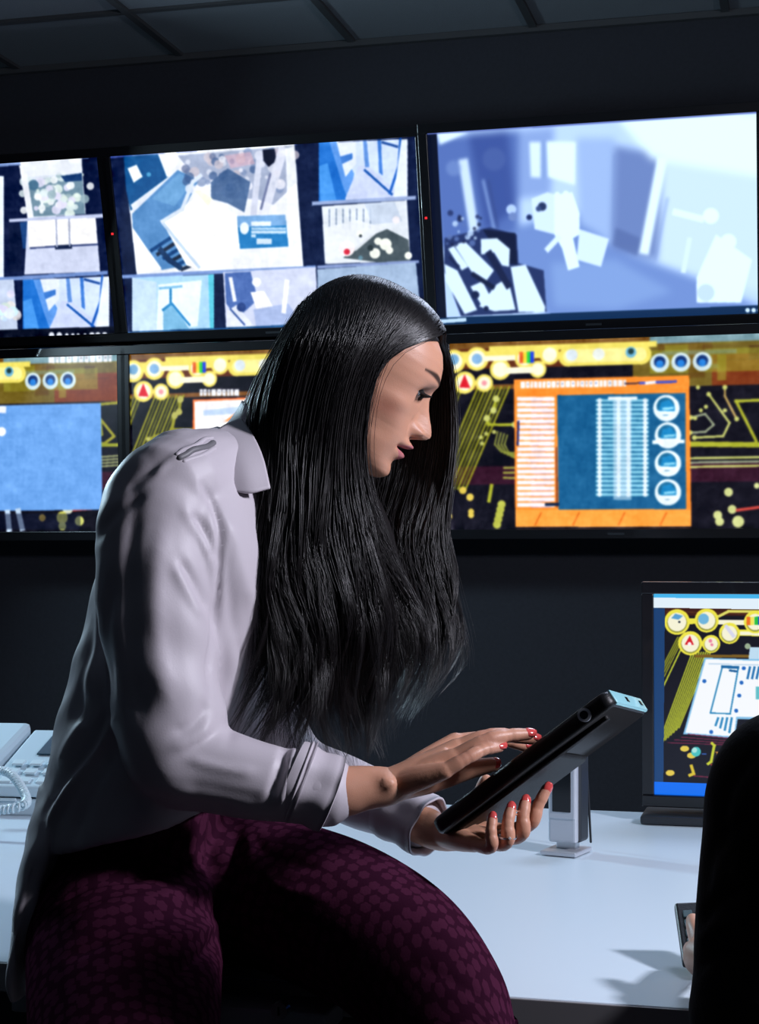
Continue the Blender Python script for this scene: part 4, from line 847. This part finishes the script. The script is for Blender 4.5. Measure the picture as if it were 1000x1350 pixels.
# ---- blouse
bl = []
bt = [(192, 1074, 1.985, 138, -15, .192), (198, 1040, 1.985, 136, -3, .188), (200, 1005, 1.985, 130, 5, .180), (212, 955, 1.985, 130, 10, .172), (238, 860, 1.985, 128, 16, .178), (262, 770, 1.985, 130, 26, .185), (282, 700, 1.99, 122, 36, .195), (303, 640, 1.995, 86, 42, .165), (325, 600, 2.0, 52, 46, .085)]
bl.append(loft([RG(*t) for t in bt], seg=56, k=8, ex=2.15))
for s in (-1, 1): bl.append(tube([P(322, 612, 2.0+s*.035), P(275, 622, 2.0+s*.10), P(232, 640, 2.0+s*.155)], [.040, .050, .058], seg=22))
slv = [(238, 618, 1.865, .046), (220, 650, 1.85, .063), (208, 700, 1.84, .067), (206, 770, 1.825, .064), (211, 850, 1.812, .062), (219, 920, 1.803, .0605), (226, 965, 1.80, .060), (240, 1000, 1.797, .056), (278, 1015, 1.793, .0485), (330, 1026, 1.79, .0425), (385, 1036, 1.787, .040), (425, 1043, 1.785, .038)]
bl.append(tube([P(*t[:3]) for t in slv], [t[3] for t in slv], seg=36, k=8))
slf = [(255, 625, 2.14, .048), (258, 690, 2.155, .060), (282, 790, 2.155, .057), (318, 890, 2.14, .054), (352, 965, 2.115, .052), (395, 1018, 2.08, .046), (460, 1042, 2.03, .040), (520, 1068, 1.985, .036), (545, 1080, 1.965, .034)]
bl.append(tube([P(*t[:3]) for t in slf], [t[3] for t in slf], seg=30, k=8))
# back tail that hangs past the desk edge
tail = [(100, 1030, 1.97, 45, 0, .10), (72, 1100, 1.93, 34, 0, .10), (54, 1160, 1.905, 26, 0, .085), (38, 1225, 1.885, 18, 0, .07), (27, 1280, 1.875, 12, 0, .055), (26, 1312, 1.87, 8, 0, .04)]
bl.append(loft([RG(*t) for t in tail], seg=36, k=8, ex=1.8))
bm_ = remesh(bl, .0040, 5)
cr = [
 ([(268, 640), (282, 668), (291, 705), (288, 770), (281, 840), (277, 920)], .0042, -.006),
 ([(250, 676), (268, 700), (286, 738)], .005, -.0045), ([(240, 668), (262, 700), (280, 735)], .006, .003),
 ([(236, 738), (255, 768), (276, 806)], .0055, -.004), ([(228, 745), (246, 778), (268, 815)], .006, .0028),
 ([(214, 690), (206, 760), (208, 850), (222, 930)], .011, .0035), ([(180, 650), (170, 740), (172, 850), (186, 950)], .009, -.003),
 ([(276, 925), (255, 955), (228, 968)], .006, -.003), ([(282, 945), (258, 975), (225, 988)], .006, .002),
 ([(246, 1000), (290, 1012), (340, 1020)], .006, .0025), ([(240, 1035), (290, 1042), (350, 1055)], .007, -.0012),
 ([(378, 978), (370, 1010), (357, 1052)], .0045, -.0055), ([(390, 980), (380, 1020), (368, 1066)], .0042, .0045),
 ([(148, 760), (140, 850), (148, 940)], .006, -.004),
 ([(135, 770), (125, 860), (118, 930)], .008, .004), ([(128, 800), (112, 880), (96, 950)], .006, -.004),
 ([(150, 950), (130, 990), (95, 1040), (68, 1085), (58, 1130)], .0045, .0065), ([(140, 940), (116, 985), (82, 1030), (58, 1075)], .005, -.005),
 ([(112, 950), (92, 985), (80, 1010)], .006, .004), ([(150, 985), (128, 1030), (108, 1075), (100, 1110)], .006, -.004),
  ([(60, 1120), (48, 1180), (36, 1250)], .006, .004), ([(48, 1130), (34, 1200), (24, 1270)], .005, -.0035), ([(58, 1170), (46, 1230), (34, 1290)], .004, -.004),
 ([(300, 680), (320, 740), (330, 800)], .008, .003), ([(298, 720), (305, 800), (318, 880)], .007, -.003), ([(315, 820), (300, 900), (290, 960)], .007, .003), ([(330, 860), (318, 920), (300, 980)], .006, -.003),
 ([(180, 1045), (240, 1062), (310, 1068)], .007, -.003), ([(160, 1060), (210, 1085), (260, 1085)], .007, .002),
 ([(202, 628), (228, 604), (262, 586)], .004, .003), ([(165, 650), (195, 622), (235, 600)], .006, -.002),
 ([(120, 720), (150, 680), (190, 650)], .006, -.003), ([(505, 1075), (530, 1085), (560, 1100)], .004, -.003)]
folds(bm_, cr)
V = vget(bm_); N = nget(bm_)
V += N*(.0011*np.sin(V[:, 0]*61+V[:, 2]*37+2*np.sin(V[:, 2]*23))+.0008*np.sin(V[:, 2]*90+V[:, 1]*70))[:, None]; vset(bm_, V)
blo = link('blouse', bm_, M['blouse'], woman)
# cuffs: turned-back bands that stand away from the wrist
def cuff(p0, p1, r0, r1, name='cuff', flare=.004, cut=0):
    p0 = np.array(p0); p1 = np.array(p1); d = (p1-p0); Lc = np.linalg.norm(d); d /= Lc; u_ = np.cross(d, [0, 1, 0]); u_ /= np.linalg.norm(u_); v_ = np.cross(d, u_)
    R_ = []; a = np.linspace(0, 2*PI, 64, endpoint=False)
    def ring(t, r, wob): return [p0+d*(Lc*t+cut*math.sin(x)*t)+(r+wob*(math.sin(3*x+1)+.6*math.sin(7*x+2)))*(math.cos(x)*u_+math.sin(x)*v_) for x in a]
    for t in np.linspace(0, 1, 10): R_.append(ring(t, r0+(r1-r0)*t+.0015*math.sin(t*9), .0006+.0012*t))
    R_.append(ring(1.0, r1+.0012, .0018)); R_.append(ring(1.015, r1-.0012, .0018))
    for t in np.linspace(.98, .1, 6): R_.append(ring(t, r0+(r1-r0)*t-.0030, .0006+.0012*t))
    mb = MB(); mb.add(*ringmesh(R_, cap=False)); return mb.build(name, M['blouse'], blo, smooth=True)
cuff(P(382, 1027, 1.788), P(436, 1049, 1.785), .0425, .0395, cut=.006)
cuff(P(392, 1030, 1.788), P(400, 1033, 1.788), .0440, .0440, 'cuff_fold')
cuff(P(516, 1066, 1.99), P(566, 1092, 1.94), .037, .035, cut=.005)
# collar leaf: folded sheet over the neckline
def sheet(grid, th=.0016, name='collar', m=None, par=None, bulge=0, k=10):
    G = np.array([[P(*c) for c in r] for r in grid]); G = np.array([cat(r, k) for r in G]); G = np.array([cat(G[:, j], k) for j in range(G.shape[1])]).transpose(1, 0, 2)
    du = np.gradient(G, axis=1); dv = np.gradient(G, axis=0); N = np.cross(du, dv); N /= np.linalg.norm(N, axis=2)[..., None]+1e-9
    if N[..., 1].mean() > 0: N = -N
    h_, w_ = G.shape[:2]; T = (G+N*th).reshape(-1, 3); Bm = (G-N*th).reshape(-1, 3); n = h_*w_; Fc = []
    for i in range(h_-1):
        for j in range(w_-1): a = i*w_+j; q_ = (a, a+1, a+w_+1, a+w_); Fc.append(q_); Fc.append(tuple(x+n for x in q_[::-1]))
    bd = list(range(w_))+[i*w_+w_-1 for i in range(1, h_)]+[(h_-1)*w_+j for j in range(w_-2, -1, -1)]+[i*w_ for i in range(h_-2, 0, -1)]
    for a, b_ in zip(bd, bd[1:]+bd[:1]): Fc.append((b_, a, a+n, b_+n))
    mb = MB(); mb.add(np.vstack([T, Bm]), Fc); return mb.build(name, m or M['blouse'], par or blo, smooth=True)
sheet([[(282, 570, 1.895), (298, 560, 1.915), (318, 552, 1.935)], [(290, 596, 1.872), (312, 588, 1.878), (335, 578, 1.895)], [(298, 622, 1.856), (322, 615, 1.858), (347, 606, 1.872)], [(307, 648, 1.848), (330, 650, 1.846), (356, 644, 1.856)]], name='collar', bulge=.004)
mb = MB(); mb.add(*loft([RG(322, 606, 1.995, 48, 44, .078), RG(338, 580, 1.995, 44, 46, .068), RG(350, 560, 1.99, 44, 46, .064)], seg=40, k=6)); mb.build('collar_stand', M['blouse'], blo, smooth=True)
# gathered strips of the shoulder yoke
BV = vget(bm_); BP = proj(BV)
def on_blouse(px, py, lift=.0):
    """point on the blouse's near surface above the given column, clamped to its upper outline"""
    m_ = abs(BP[:, 0]-px) < 3; c = BV[m_]; q_ = BP[m_]; top = q_[:, 1].min(); y = max(py, top+3); k = abs(q_[:, 1]-y) < 4; c = c[k]; b_ = c[c[:, 1].argmin()]
    return b_+np.array([0, -lift, lift*.6])
for dy_, m__, nm, rr_ in ((0, 'blouse', 'yoke_seam', .0032), (7, 'stripe', 'yoke_strip', .0040), (15, 'blouse', 'yoke_seam', .0032)):
    pts = [on_blouse(x, 602-.46*(x-218)+dy_, -.0020) for x in np.linspace(234+dy_*.6, 280+dy_*.3, 6)]
    mb = MB(); mb.add(*tube(pts, rr_, seg=10, k=4)); mb.build(nm, M[m__], blo, smooth=True)

# ---- trousers: pelvis, thighs and lower legs in one cloth surface
def limb_rings(pts, rad, flat=.94): return tube([P(*p) for p in pts], rad, seg=40, k=8, flat=flat)
tr = [loft([RG(195, 1055, 1.99, 112, -6, .155), RG(178, 1105, 1.99, 118, -6, .165), RG(155, 1160, 1.985, 112, 0, .178), RG(165, 1215, 1.975, 112, 0, .185), RG(180, 1262, 1.97, 92, 0, .16)], seg=48, ex=2.2),
      limb_rings([(170, 1200, 1.93), (165, 1275, 1.80), (165, 1355, 1.68), (172, 1450, 1.56), (180, 1530, 1.50)], [.118, .106, .096, .082, .070]),
      limb_rings([(180, 1530, 1.50), (190, 1900, 1.46), (200, 2300, 1.40)], [.068, .062, .050]),
      limb_rings([(262, 1165, 2.03), (350, 1176, 1.96), (440, 1206, 1.885), (520, 1256, 1.82), (575, 1318, 1.765), (600, 1375, 1.73)], [.105, .094, .092, .088, .077, .068]),
      limb_rings([(600, 1375, 1.73), (600, 1700, 1.74), (600, 2150, 1.72)], [.066, .060, .050])]
tm = remesh(tr, .0050, 6)
tc_ = [([(285, 1195), (230, 1205), (160, 1225), (90, 1262)], .007, -.005), ([(290, 1165), (230, 1180), (150, 1195), (80, 1225)], .008, .005), ([(298, 1215), (250, 1232), (190, 1250)], .005, .006), ([(295, 1235), (260, 1262), (225, 1290)], .006, -.008), ([(296, 1260), (270, 1295), (250, 1340)], .008, .005), ([(240, 1130), (190, 1150), (120, 1165), (70, 1190)], .005, -.005), 
 ([(280, 1140), (220, 1150), (160, 1160)], .006, -.003), ([(300, 1110), (250, 1130), (190, 1140)], .006, .003), ([(312, 1090), (306, 1150), (292, 1210), (286, 1290)], .010, -.012), ([(330, 1100), (360, 1130), (420, 1145)], .006, -.004), ([(325, 1130), (370, 1170), (430, 1185)], .007, .003), ([(330, 1180), (380, 1215), (440, 1235)], .007, -.003), ([(540, 1270), (590, 1290), (640, 1320)], .006, -.003)]
folds(tm, tc_)
V = vget(tm); uvl = tm.uv_layers.new(name='UVMap'); li = np.empty(len(tm.loops), np.int32); tm.loops.foreach_get('vertex_index', li)
# seat flattened where it rests on the desk and the cabinet
qn = (V-pc2)@pn; V[:, 2] = np.maximum(V[:, 2], np.where(V[:, 1] > 1.3, DZ+.003-np.clip(qn-.01, 0, None)*2.2, -9)*1.0) if True else V[:, 2]
vset(tm, V)
# cloth coordinates: along and round the nearest leg
AX = [np.array([P(170, 1130, 1.97), P(165, 1275, 1.80), P(165, 1355, 1.68), P(180, 1530, 1.50), P(200, 2300, 1.40)]), np.array([P(240, 1130, 2.05), P(350, 1176, 1.96), P(440, 1206, 1.885), P(520, 1256, 1.82), P(600, 1375, 1.73), P(600, 2150, 1.72)])]
best = np.full(len(V), 1e9); uvv = np.zeros((len(V), 2))
for k_, ax_ in enumerate(AX):
    l0 = 0
    for a_, b_ in zip(ax_[:-1], ax_[1:]):
        d_ = b_-a_; Ls = np.linalg.norm(d_); t_ = np.clip(((V-a_)@d_)/Ls**2, 0, 1); rel = V-(a_+t_[:, None]*d_); ds = np.linalg.norm(rel, axis=1)
        m_ = ds < best; best[m_] = ds[m_]
        gd = (ax_[3]-ax_[0]); gd = gd/np.linalg.norm(gd); e_ = np.cross(gd, [0, 1, 0]); e_ /= np.linalg.norm(e_); f2 = np.cross(gd, e_)
        ang = np.arctan2(rel@f2, rel@e_); uvv[m_] = np.c_[(V-ax_[0])@gd, ang*.095+k_*3][m_]; l0 += Ls
uvl.data.foreach_set('uv', uvv[li].astype(np.float32).ravel())
link('trousers', tm, M['trouser'], woman)

# ---- hair
def resample(g, n=26):
    g = cat(np.array([P(*p) for p in g]), 8); g = np.vstack([g, g[-1]+(g[-1]-g[-6])*.9+[0, 0, -.012]]); L = np.r_[0, np.cumsum(np.linalg.norm(np.diff(g, axis=0), axis=1))]; s_ = np.linspace(0, L[-1], n)
    return np.array([np.interp(s_, L, g[:, i]) for i in range(3)]).T
NEAR = [
 [(395, 402, 1.98), (365, 455, 1.95), (337, 510, 1.95), (322, 560, 1.94), (332, 620, 1.92), (337, 670, 1.885), (331, 715, 1.87), (338, 760, 1.865), (352, 810, 1.86), (347, 860, 1.85), (322, 905, 1.845), (302, 952, 1.84)],
 [(430, 374, 1.98), (396, 430, 1.91), (372, 500, 1.895), (360, 570, 1.89), (362, 640, 1.875), (358, 710, 1.86), (360, 770, 1.85), (372, 830, 1.85), (368, 885, 1.845), (350, 930, 1.845), (330, 968, 1.85)],
 [(470, 365, 1.98), (438, 430, 1.895), (416, 500, 1.885), (402, 570, 1.88), (398, 640, 1.87), (392, 710, 1.86), (392, 770, 1.85), (400, 830, 1.85), (400, 890, 1.85), (385, 950, 1.85), (372, 992, 1.86)],
 [(502, 371, 1.98), (474, 430, 1.895), (448, 500, 1.88), (434, 570, 1.875), (428, 640, 1.87), (422, 710, 1.86), (425, 770, 1.855), (432, 830, 1.855), (425, 900, 1.86), (428, 960, 1.865), (436, 1002, 1.87)],
 [(532, 386, 1.98), (508, 428, 1.905), (474, 482, 1.885), (456, 550, 1.88), (450, 620, 1.875), (455, 700, 1.87), (465, 770, 1.87), (475, 830, 1.87), (468, 890, 1.875), (462, 940, 1.88), (474, 988, 1.885)],
 [(558, 410, 1.98), (534, 438, 1.915), (495, 472, 1.89), (474, 535, 1.885), (466, 600, 1.88), (478, 680, 1.88), (500, 760, 1.885), (512, 820, 1.89), (505, 880, 1.895), (490, 930, 1.9), (482, 972, 1.9)],
 [(576, 440, 1.98), (552, 452, 1.93), (512, 466, 1.90), (488, 502, 1.887), (478, 560, 1.885), (478, 630, 1.89), (500, 700, 1.90), (520, 770, 1.91), (535, 830, 1.915), (530, 885, 1.92), (512, 932, 1.925)]]
FAR = [
 [(578, 444, 1.985), (591, 470, 2.03), (597, 520, 2.05), (599, 580, 2.05), (592, 640, 2.04), (584, 700, 2.03), (596, 760, 2.02), (601, 820, 2.01), (588, 870, 2.0), (560, 912, 1.99)],
 [(570, 428, 1.99), (584, 470, 2.05), (589, 530, 2.065), (588, 600, 2.06), (574, 660, 2.04), (566, 720, 2.02), (578, 780, 2.0), (582, 840, 2.0), (566, 890, 1.99), (545, 930, 1.98)],
 [(558, 415, 1.99), (572, 480, 2.075), (572, 550, 2.085), (562, 620, 2.07), (548, 690, 2.03), (548, 760, 2.0), (553, 820, 1.98), (548, 880, 1.97), (522, 940, 1.96)],
 [(540, 396, 1.99), (545, 470, 2.085), (540, 550, 2.095), (528, 630, 2.08), (515, 700, 2.03), (520, 770, 1.99), (525, 830, 1.96), (515, 890, 1.95), (502, 950, 1.94)],
 [(505, 376, 2.0), (505, 460, 2.09), (500, 550, 2.10), (492, 630, 2.09), (482, 700, 2.03), (485, 770, 1.98), (490, 830, 1.95), (475, 900, 1.93), (457, 962, 1.92)],
 [(440, 372, 2.0), (440, 450, 2.09), (430, 550, 2.10), (430, 640, 2.08), (430, 710, 2.02), (440, 780, 1.97), (445, 840, 1.94), (440, 900, 1.92), (430, 975, 1.90)],
 [(385, 420, 2.0), (370, 480, 2.06), (370, 560, 2.06), (380, 640, 2.02), (385, 710, 1.98), (390, 780, 1.95), (390, 840, 1.93), (380, 900, 1.90), (360, 960, 1.89)]]
def strands(guides, ncl, per, seed, n=28, spread=.010, thick=.016, power=1.0):
    g = np.array([resample(x, n) for x in guides]); ng = len(g); r = np.random.default_rng(seed); t = np.linspace(0, 1, n)
    out = []; rads = []
    si = np.arange(ng)
    def at(s_): # smooth interpolation across guides
        i = np.clip(np.floor(s_).astype(int), 0, ng-2); f = (s_-i)[:, None, None]; a = g[np.maximum(i-1, 0)]; b = g[i]; c = g[i+1]; d = g[np.minimum(i+2, ng-1)]
        return .5*((2*b)+(c-a)*f+(2*a-5*b+4*c-d)*f**2+(3*b-a-3*c+d)*f**3)
    sc_ = r.uniform(0, ng-1, ncl); base = at(sc_)
    ph = r.uniform(0, 2*PI, ncl); fr = r.uniform(4.5, 8.0, ncl); am = r.uniform(.005, .021, ncl); ph2 = r.uniform(0, 2*PI, ncl)
    grow = np.clip((t-.38)/.5, 0, 1)**1.2; dd = r.normal(0, 1, ncl); cut = r.uniform(.84, 1.0, ncl); dx = r.normal(0, .012, ncl)
    for ci in range(ncl):
        s_ = np.clip(sc_[ci]+r.normal(0, .16, per), 0, ng-1); C = at(s_); B = base[ci][None]
        k = (.22+.68*np.clip((t-.25)/.5, 0, 1)**1.2); k = k[None, :, None]; L = C*(1-k)+B*k
        a_ = r.normal(0, 1, (per, 1)); b_ = r.normal(0, 1, (per, 1)); w_ = (.25+.75*np.sin(np.clip(t*1.15, 0, 1)*PI)**.7*.6+grow*.5)
        L[:, :, 0] += a_*w_*spread*.30+dx[ci]*grow+am[ci]*grow*np.sin(fr[ci]*t*2+ph[ci]+.25*a_)+r.normal(0, .0006, (per, 1))*np.sin(18*t+ph2[ci])
        L[:, :, 1] += abs(b_)*w_*thick*.5+(dd[ci]*.006+np.sin(fr[ci]*1.3*t*2+ph2[ci])*am[ci]*.8)*grow
        ct = np.clip(cut[ci]*r.uniform(.90, 1.0, per), 0, 1); tt = t[None]*ct[:, None]
        w0 = grow[None]*(1-.25*t[None]); pz = t[None]*15+s_[:, None]*1.5+.35*dd[ci]; L[:, :, 0] += .0085*w0*np.sin(pz); L[:, :, 1] += .012*w0*np.cos(pz)
        for j in range(per):
            out.append(np.array([np.interp(tt[j], t, L[j, :, i]) for i in range(3)]).T)
    return np.array(out)
def push_out(Sx, hw=0.0):
    # keep hair outside the skull
    d = Sx-HL(-5, 0, 12); x = d@hf/hs; y = d@hl/hs; z = d@hu/hs; q = (abs(x/98)**2.4+abs(y/80)**2.4+abs(z/106)**2.4)**(1/2.4); rnd = rng.uniform(1.05, 1.11, Sx.shape[:1])[:, None]
    m = (q < rnd*1.02); f = np.where(m, rnd*1.02/np.maximum(q, .3), 1)[..., None]
    return HL(-5, 0, 12)+d*f
def strand_mesh(S_, rad, V_all, Q_all, off):
    n, m, _ = S_.shape; T = np.gradient(S_, axis=1); T /= np.linalg.norm(T, axis=2)[..., None]+1e-9
    ref = np.array([.3, 1, .2]); X = np.cross(T, ref); X /= np.linalg.norm(X, axis=2)[..., None]+1e-9; Y_ = np.cross(T, X)
    t = np.linspace(0, 1, m); pr = np.interp(t, [0, .06, .6, 1], [.5, 1, .9, .12])[None, :, None]*rad[:, None, None]
    R_ = np.stack([S_+pr*(math.cos(a)*X+math.sin(a)*Y_) for a in (PI/2, PI/2+2.1, PI/2+4.2)], 2)  # n,m,3,3
    idx = np.arange(n*m*3).reshape(n, m, 3)+off; Q = np.stack([idx[:, :-1], np.roll(idx, -1, 2)[:, :-1], np.roll(idx, -1, 2)[:, 1:], idx[:, 1:]], -1).reshape(-1, 4)
    V_all.append(R_.reshape(-1, 3)); Q_all.append(Q); return off+n*m*3
Va, Qa, off = [], [], 0
for args, rr in (((NEAR, 210, 36, 1, 22), .00056), ((FAR, 110, 28, 2, 22), .00056), ((NEAR, 90, 5, 3, 28, .035, .03), .00030), ((FAR, 50, 5, 4, 28, .03, .03), .00030)):
    S_ = push_out(strands(*args)); off = strand_mesh(S_, rr*rng.uniform(.7, 1.3, len(S_)), Va, Qa, off)
# under-layers: scalp cap and the dense inner fall
loc = HI['loc']; nz, nt = HI['shape']; xh = np.interp(loc[:, 2], [-110, -33, 16, 40, 47, 69, 88, 100], [-60, -10, 4, 8, 15, 43, 68, 200])
cl = loc*1.0; dn = loc/np.array([97, 80, 106]); nn_ = dn/np.linalg.norm(dn, axis=1)[:, None]; cl = loc+nn_*1.6*np.array([1, 1, 1]); capV = hO+(cl[:, :1]*hf+cl[:, 1:2]*hl+cl[:, 2:]*hu)*hs
hm = loc[:, 0] < xh; keep = hm[HQ].all(1); Va.append(capV); Qa.append(HQ[keep]+off); off += len(capV)
mass = [(412, 450, 1.975, 40, 0, .055), (408, 520, 1.975, 48, 0, .062), (412, 600, 1.975, 55, 0, .07), (432, 680, 1.955, 78, 0, .055), (445, 760, 1.935, 82, 0, .045), (450, 820, 1.93, 62, 0, .036), (442, 870, 1.92, 40, 0, .024), (436, 900, 1.915, 12, 0, .010)]
v_, f_ = loft([RG(*t) for t in mass], seg=40, k=6, cap=False); Va.append(np.array(v_)); Qa.append(np.array(f_)+off); off += len(v_)
hm_ = quads_mesh('hair', np.vstack(Va), np.vstack(Qa)); link('hair', hm_, M['hair'], woman)

# ------------------------------------------------------------------ tablet in its case
A0 = P(565, 1083, 1.86); A1 = P(797, 908, 1.75); TL_ = A1-A0; TW = P(843, 921, 1.90)-A1; TN = np.cross(TL_, TW); TN /= np.linalg.norm(TN)
if TN[2] < 0: TN = -TN
root = empty('tablet', tuple(A0+TL_/2+TW/2)); tag(root, 'tablet in a thick black protective case held by the woman', 'tablet')
def slab(l0, l1, w0, w1, n0, n1, r, name, m, par, rnd=.004, segs=5):
    Ll = np.linalg.norm(TL_); Wl = np.linalg.norm(TW); eL = TL_/Ll; eW = TW/Wl
    x0, x1, y0, y1 = l0*Ll, l1*Ll, w0*Wl, w1*Wl; R_ = []
    prof = [(n0, -rnd)]+[(n0+rnd*(1-math.cos(a)), -rnd+rnd*math.sin(a)) for a in np.linspace(0, PI/2, segs)]+[(n1-rnd+rnd*math.sin(a), -rnd+rnd*math.cos(a)) for a in np.linspace(0, PI/2, segs)]
    for nz_, ins in prof:
        ring = []
        for cx_, cy_, a0 in ((x1-r, y1-r, 0), (x0+r, y1-r, PI/2), (x0+r, y0+r, PI), (x1-r, y0+r, 1.5*PI)):
            for a in np.linspace(a0, a0+PI/2, 8): ring.append(A0+eL*(cx_+(r+ins)*math.cos(a))+eW*(cy_+(r+ins)*math.sin(a))+TN*nz_)
        R_.append(ring)
    mb = MB(); mb.add(*ringmesh(R_)); return mb.build(name, m, par, smooth=True)
cs_ = slab(0, 1, 0, 1, -.019, 0, .014, 'case', M['tablet'], root, .006)
slab(.045, .955, .06, .94, -.001, .0012, .008, 'screen', M['glass'], root, .0008)
slab(.985, 1.006, .08, .97, -.0175, -.0005, .002, 'end_painted_reflection', M['cyan'], root, .002)  # case end face; the cyan light falling on it is painted as colour
for a_ in (.42, .82): slab(1.004, 1.0085, a_, a_+.07, -.012, -.006, .0004, 'button', M['glass'], root, .0003)
slab(.06, .66, .12, .90, -.0245, -.018, .010, 'hand_strap', M['leather'], root, .004)
slab(.60, .93, .12, .20, -.024, -.018, .004, 'strap_band', M['leather'], root, .002)
eL = TL_/np.linalg.norm(TL_); eW = TW/np.linalg.norm(TW); lc = A0+eL*.228+eW*-.001-TN*.0095
mb = MB(); mb.add(*tube([lc+eW*.004, lc-eW*.0018], .0074, seg=20, k=1, rnd=False)); lr = mb.build('camera_rim', M['silver'], root)
mb = MB(); mb.add(*tube([lc, lc-eW*.0028], .0046, seg=20, k=1, rnd=False)); mb.build('camera_lens', M['glass'], lr)

# ------------------------------------------------------------------ the second person, seen from behind at the right edge
man = empty('person', (.42, 1.45, 0)); tag(man, 'person in a black jacket at the right edge, seen from behind, holding a keypad device', 'person')
mt = [(1190, 1330, 1.42, 190, 0, .13), (1185, 1200, 1.44, 195, 0, .13), (1180, 1080, 1.45, 200, 0, .13), (1178, 990, 1.46, 175, 0, .11), (1180, 940, 1.47, 100, 0, .08)]
jk = [loft([RG(*t) for t in mt], seg=40, ex=2.3), tube([P(1090, 1000, 1.46), P(1052, 1040, 1.46), P(1034, 1120, 1.47), P(1014, 1210, 1.49), P(1000, 1290, 1.52), P(985, 1340, 1.55)], [.055, .076, .073, .066, .060, .055], seg=28, k=8),
      tube([P(985, 1335, 1.55), P(980, 1310, 1.65), P(965, 1275, 1.78)], [.055, .046, .036], seg=24, k=8), tube([P(1270, 1000, 1.46), P(1330, 1080, 1.48), P(1350, 1280, 1.52)], [.06, .075, .06], seg=24),
      tube([P(1180, 960, 1.47), P(1182, 905, 1.475)], [.07, .055], seg=24)]
jm = remesh(jk, .006, 4)
folds(jm, [([(1000, 985), (960, 1040), (950, 1100)], .006, -.004), ([(985, 1080), (940, 1120), (925, 1180)], .006, -.004), ([(1000, 1160), (950, 1185), (918, 1220)], .006, -.005), ([(990, 1250), (940, 1262), (908, 1285)], .006, -.005), ([(990, 1210), (945, 1225), (914, 1250)], .006, .004), ([(970, 1120), (990, 1200), (980, 1300)], .009, .004)])
link('jacket', jm, M['jacket'], man)
mO = P(1185, 800, 1.50); m_f = np.array([.05, .98, -.12]); m_f /= np.linalg.norm(m_f); m_l = np.cross(ZZ, m_f); m_l /= np.linalg.norm(m_l); m_u = np.cross(m_f, m_l)
V1, Q1, C1, I1 = head(mO, m_f, m_l, m_u, .00094, False)
HW = P(930, 1262, 1.80)
mh_ = hand(HW, P(965, 1275, 1.75), [P(912, 1252, 1.86), P(918, 1258, 1.865), P(925, 1262, 1.87), P(932, 1268, 1.87)],
     [[P(915, 1248, 1.90), P(925, 1240, 1.925), P(935, 1235, 1.92)], [P(920, 1256, 1.905), P(930, 1250, 1.93), P(938, 1246, 1.925)], [P(928, 1262, 1.905), P(936, 1258, 1.93), P(944, 1254, 1.925)], [P(934, 1268, 1.90), P(942, 1266, 1.92), P(948, 1262, 1.92)]],
     [P(925, 1240, 1.83), P(918, 1225, 1.85), P(913, 1213, 1.87)], [.0085]*4, wr=.024, sc=1.0)
mhm = remesh(mh_+[tube([P(1060, 1060, 1.47), P(1010, 1220, 1.50), P(985, 1330, 1.56), P(975, 1290, 1.70), P(960, 1275, 1.76), HW], [.04, .04, .036, .03, .028, .025], seg=18), tube([P(1184, 830, 1.48), P(1182, 900, 1.475), P(1180, 960, 1.47), P(1130, 1020, 1.46), P(1060, 1060, 1.47)], [.056, .056, .06, .045, .04], seg=28)], .0028, 4)
link('body', join_meshes('body', [(V1, Q1, C1), (vget(mhm), faces_of(mhm), SKIN)]), M['skin'], man)
l1 = I1['loc']; c1 = l1+(l1/np.linalg.norm(l1, axis=1)[:, None])*9; cV = mO+(c1[:, :1]*m_f+c1[:, 1:2]*m_l+c1[:, 2:]*m_u)*.00094
k1 = (l1[:, 0] < np.interp(l1[:, 2], [-110, -40, -30, 20, 60, 90, 100], [-999, -60, -20, 0, 40, 66, 200])); link('hair', quads_mesh('hair', cV, Q1[k1[Q1].all(1)]), M['hair'], man)

# handheld keypad device he holds
K0 = P(899, 1266, 1.93); K1 = P(888, 1189, 2.02); kl = K1-K0; kL = np.linalg.norm(kl); kl /= kL; kw = np.array([.97, -.22, 0]); kw -= kl*(kw@kl); kw /= np.linalg.norm(kw); kn = np.cross(kw, kl)
root = empty('keypad_device', tuple(K0+kl*kL/2+kw*.03)); tag(root, 'black handheld keypad device with dark teal keys at the right edge above the desk', 'remote')
MB().box(K0+kl*kL/2+kw*.031-kn*.007, (.062, kL, .014), kw, kl, kn).build('case', M['tablet'], root, bevel=.004, seg=3)
for i in range(3):
    for j in range(5): MB().box(K0+kl*(.012+j*(kL-.02)/5)+kw*(.014+i*.0155)+kn*.0012, (.011, .012, .003), kw, kl, kn).build('key', M['key'], root, bevel=.001)
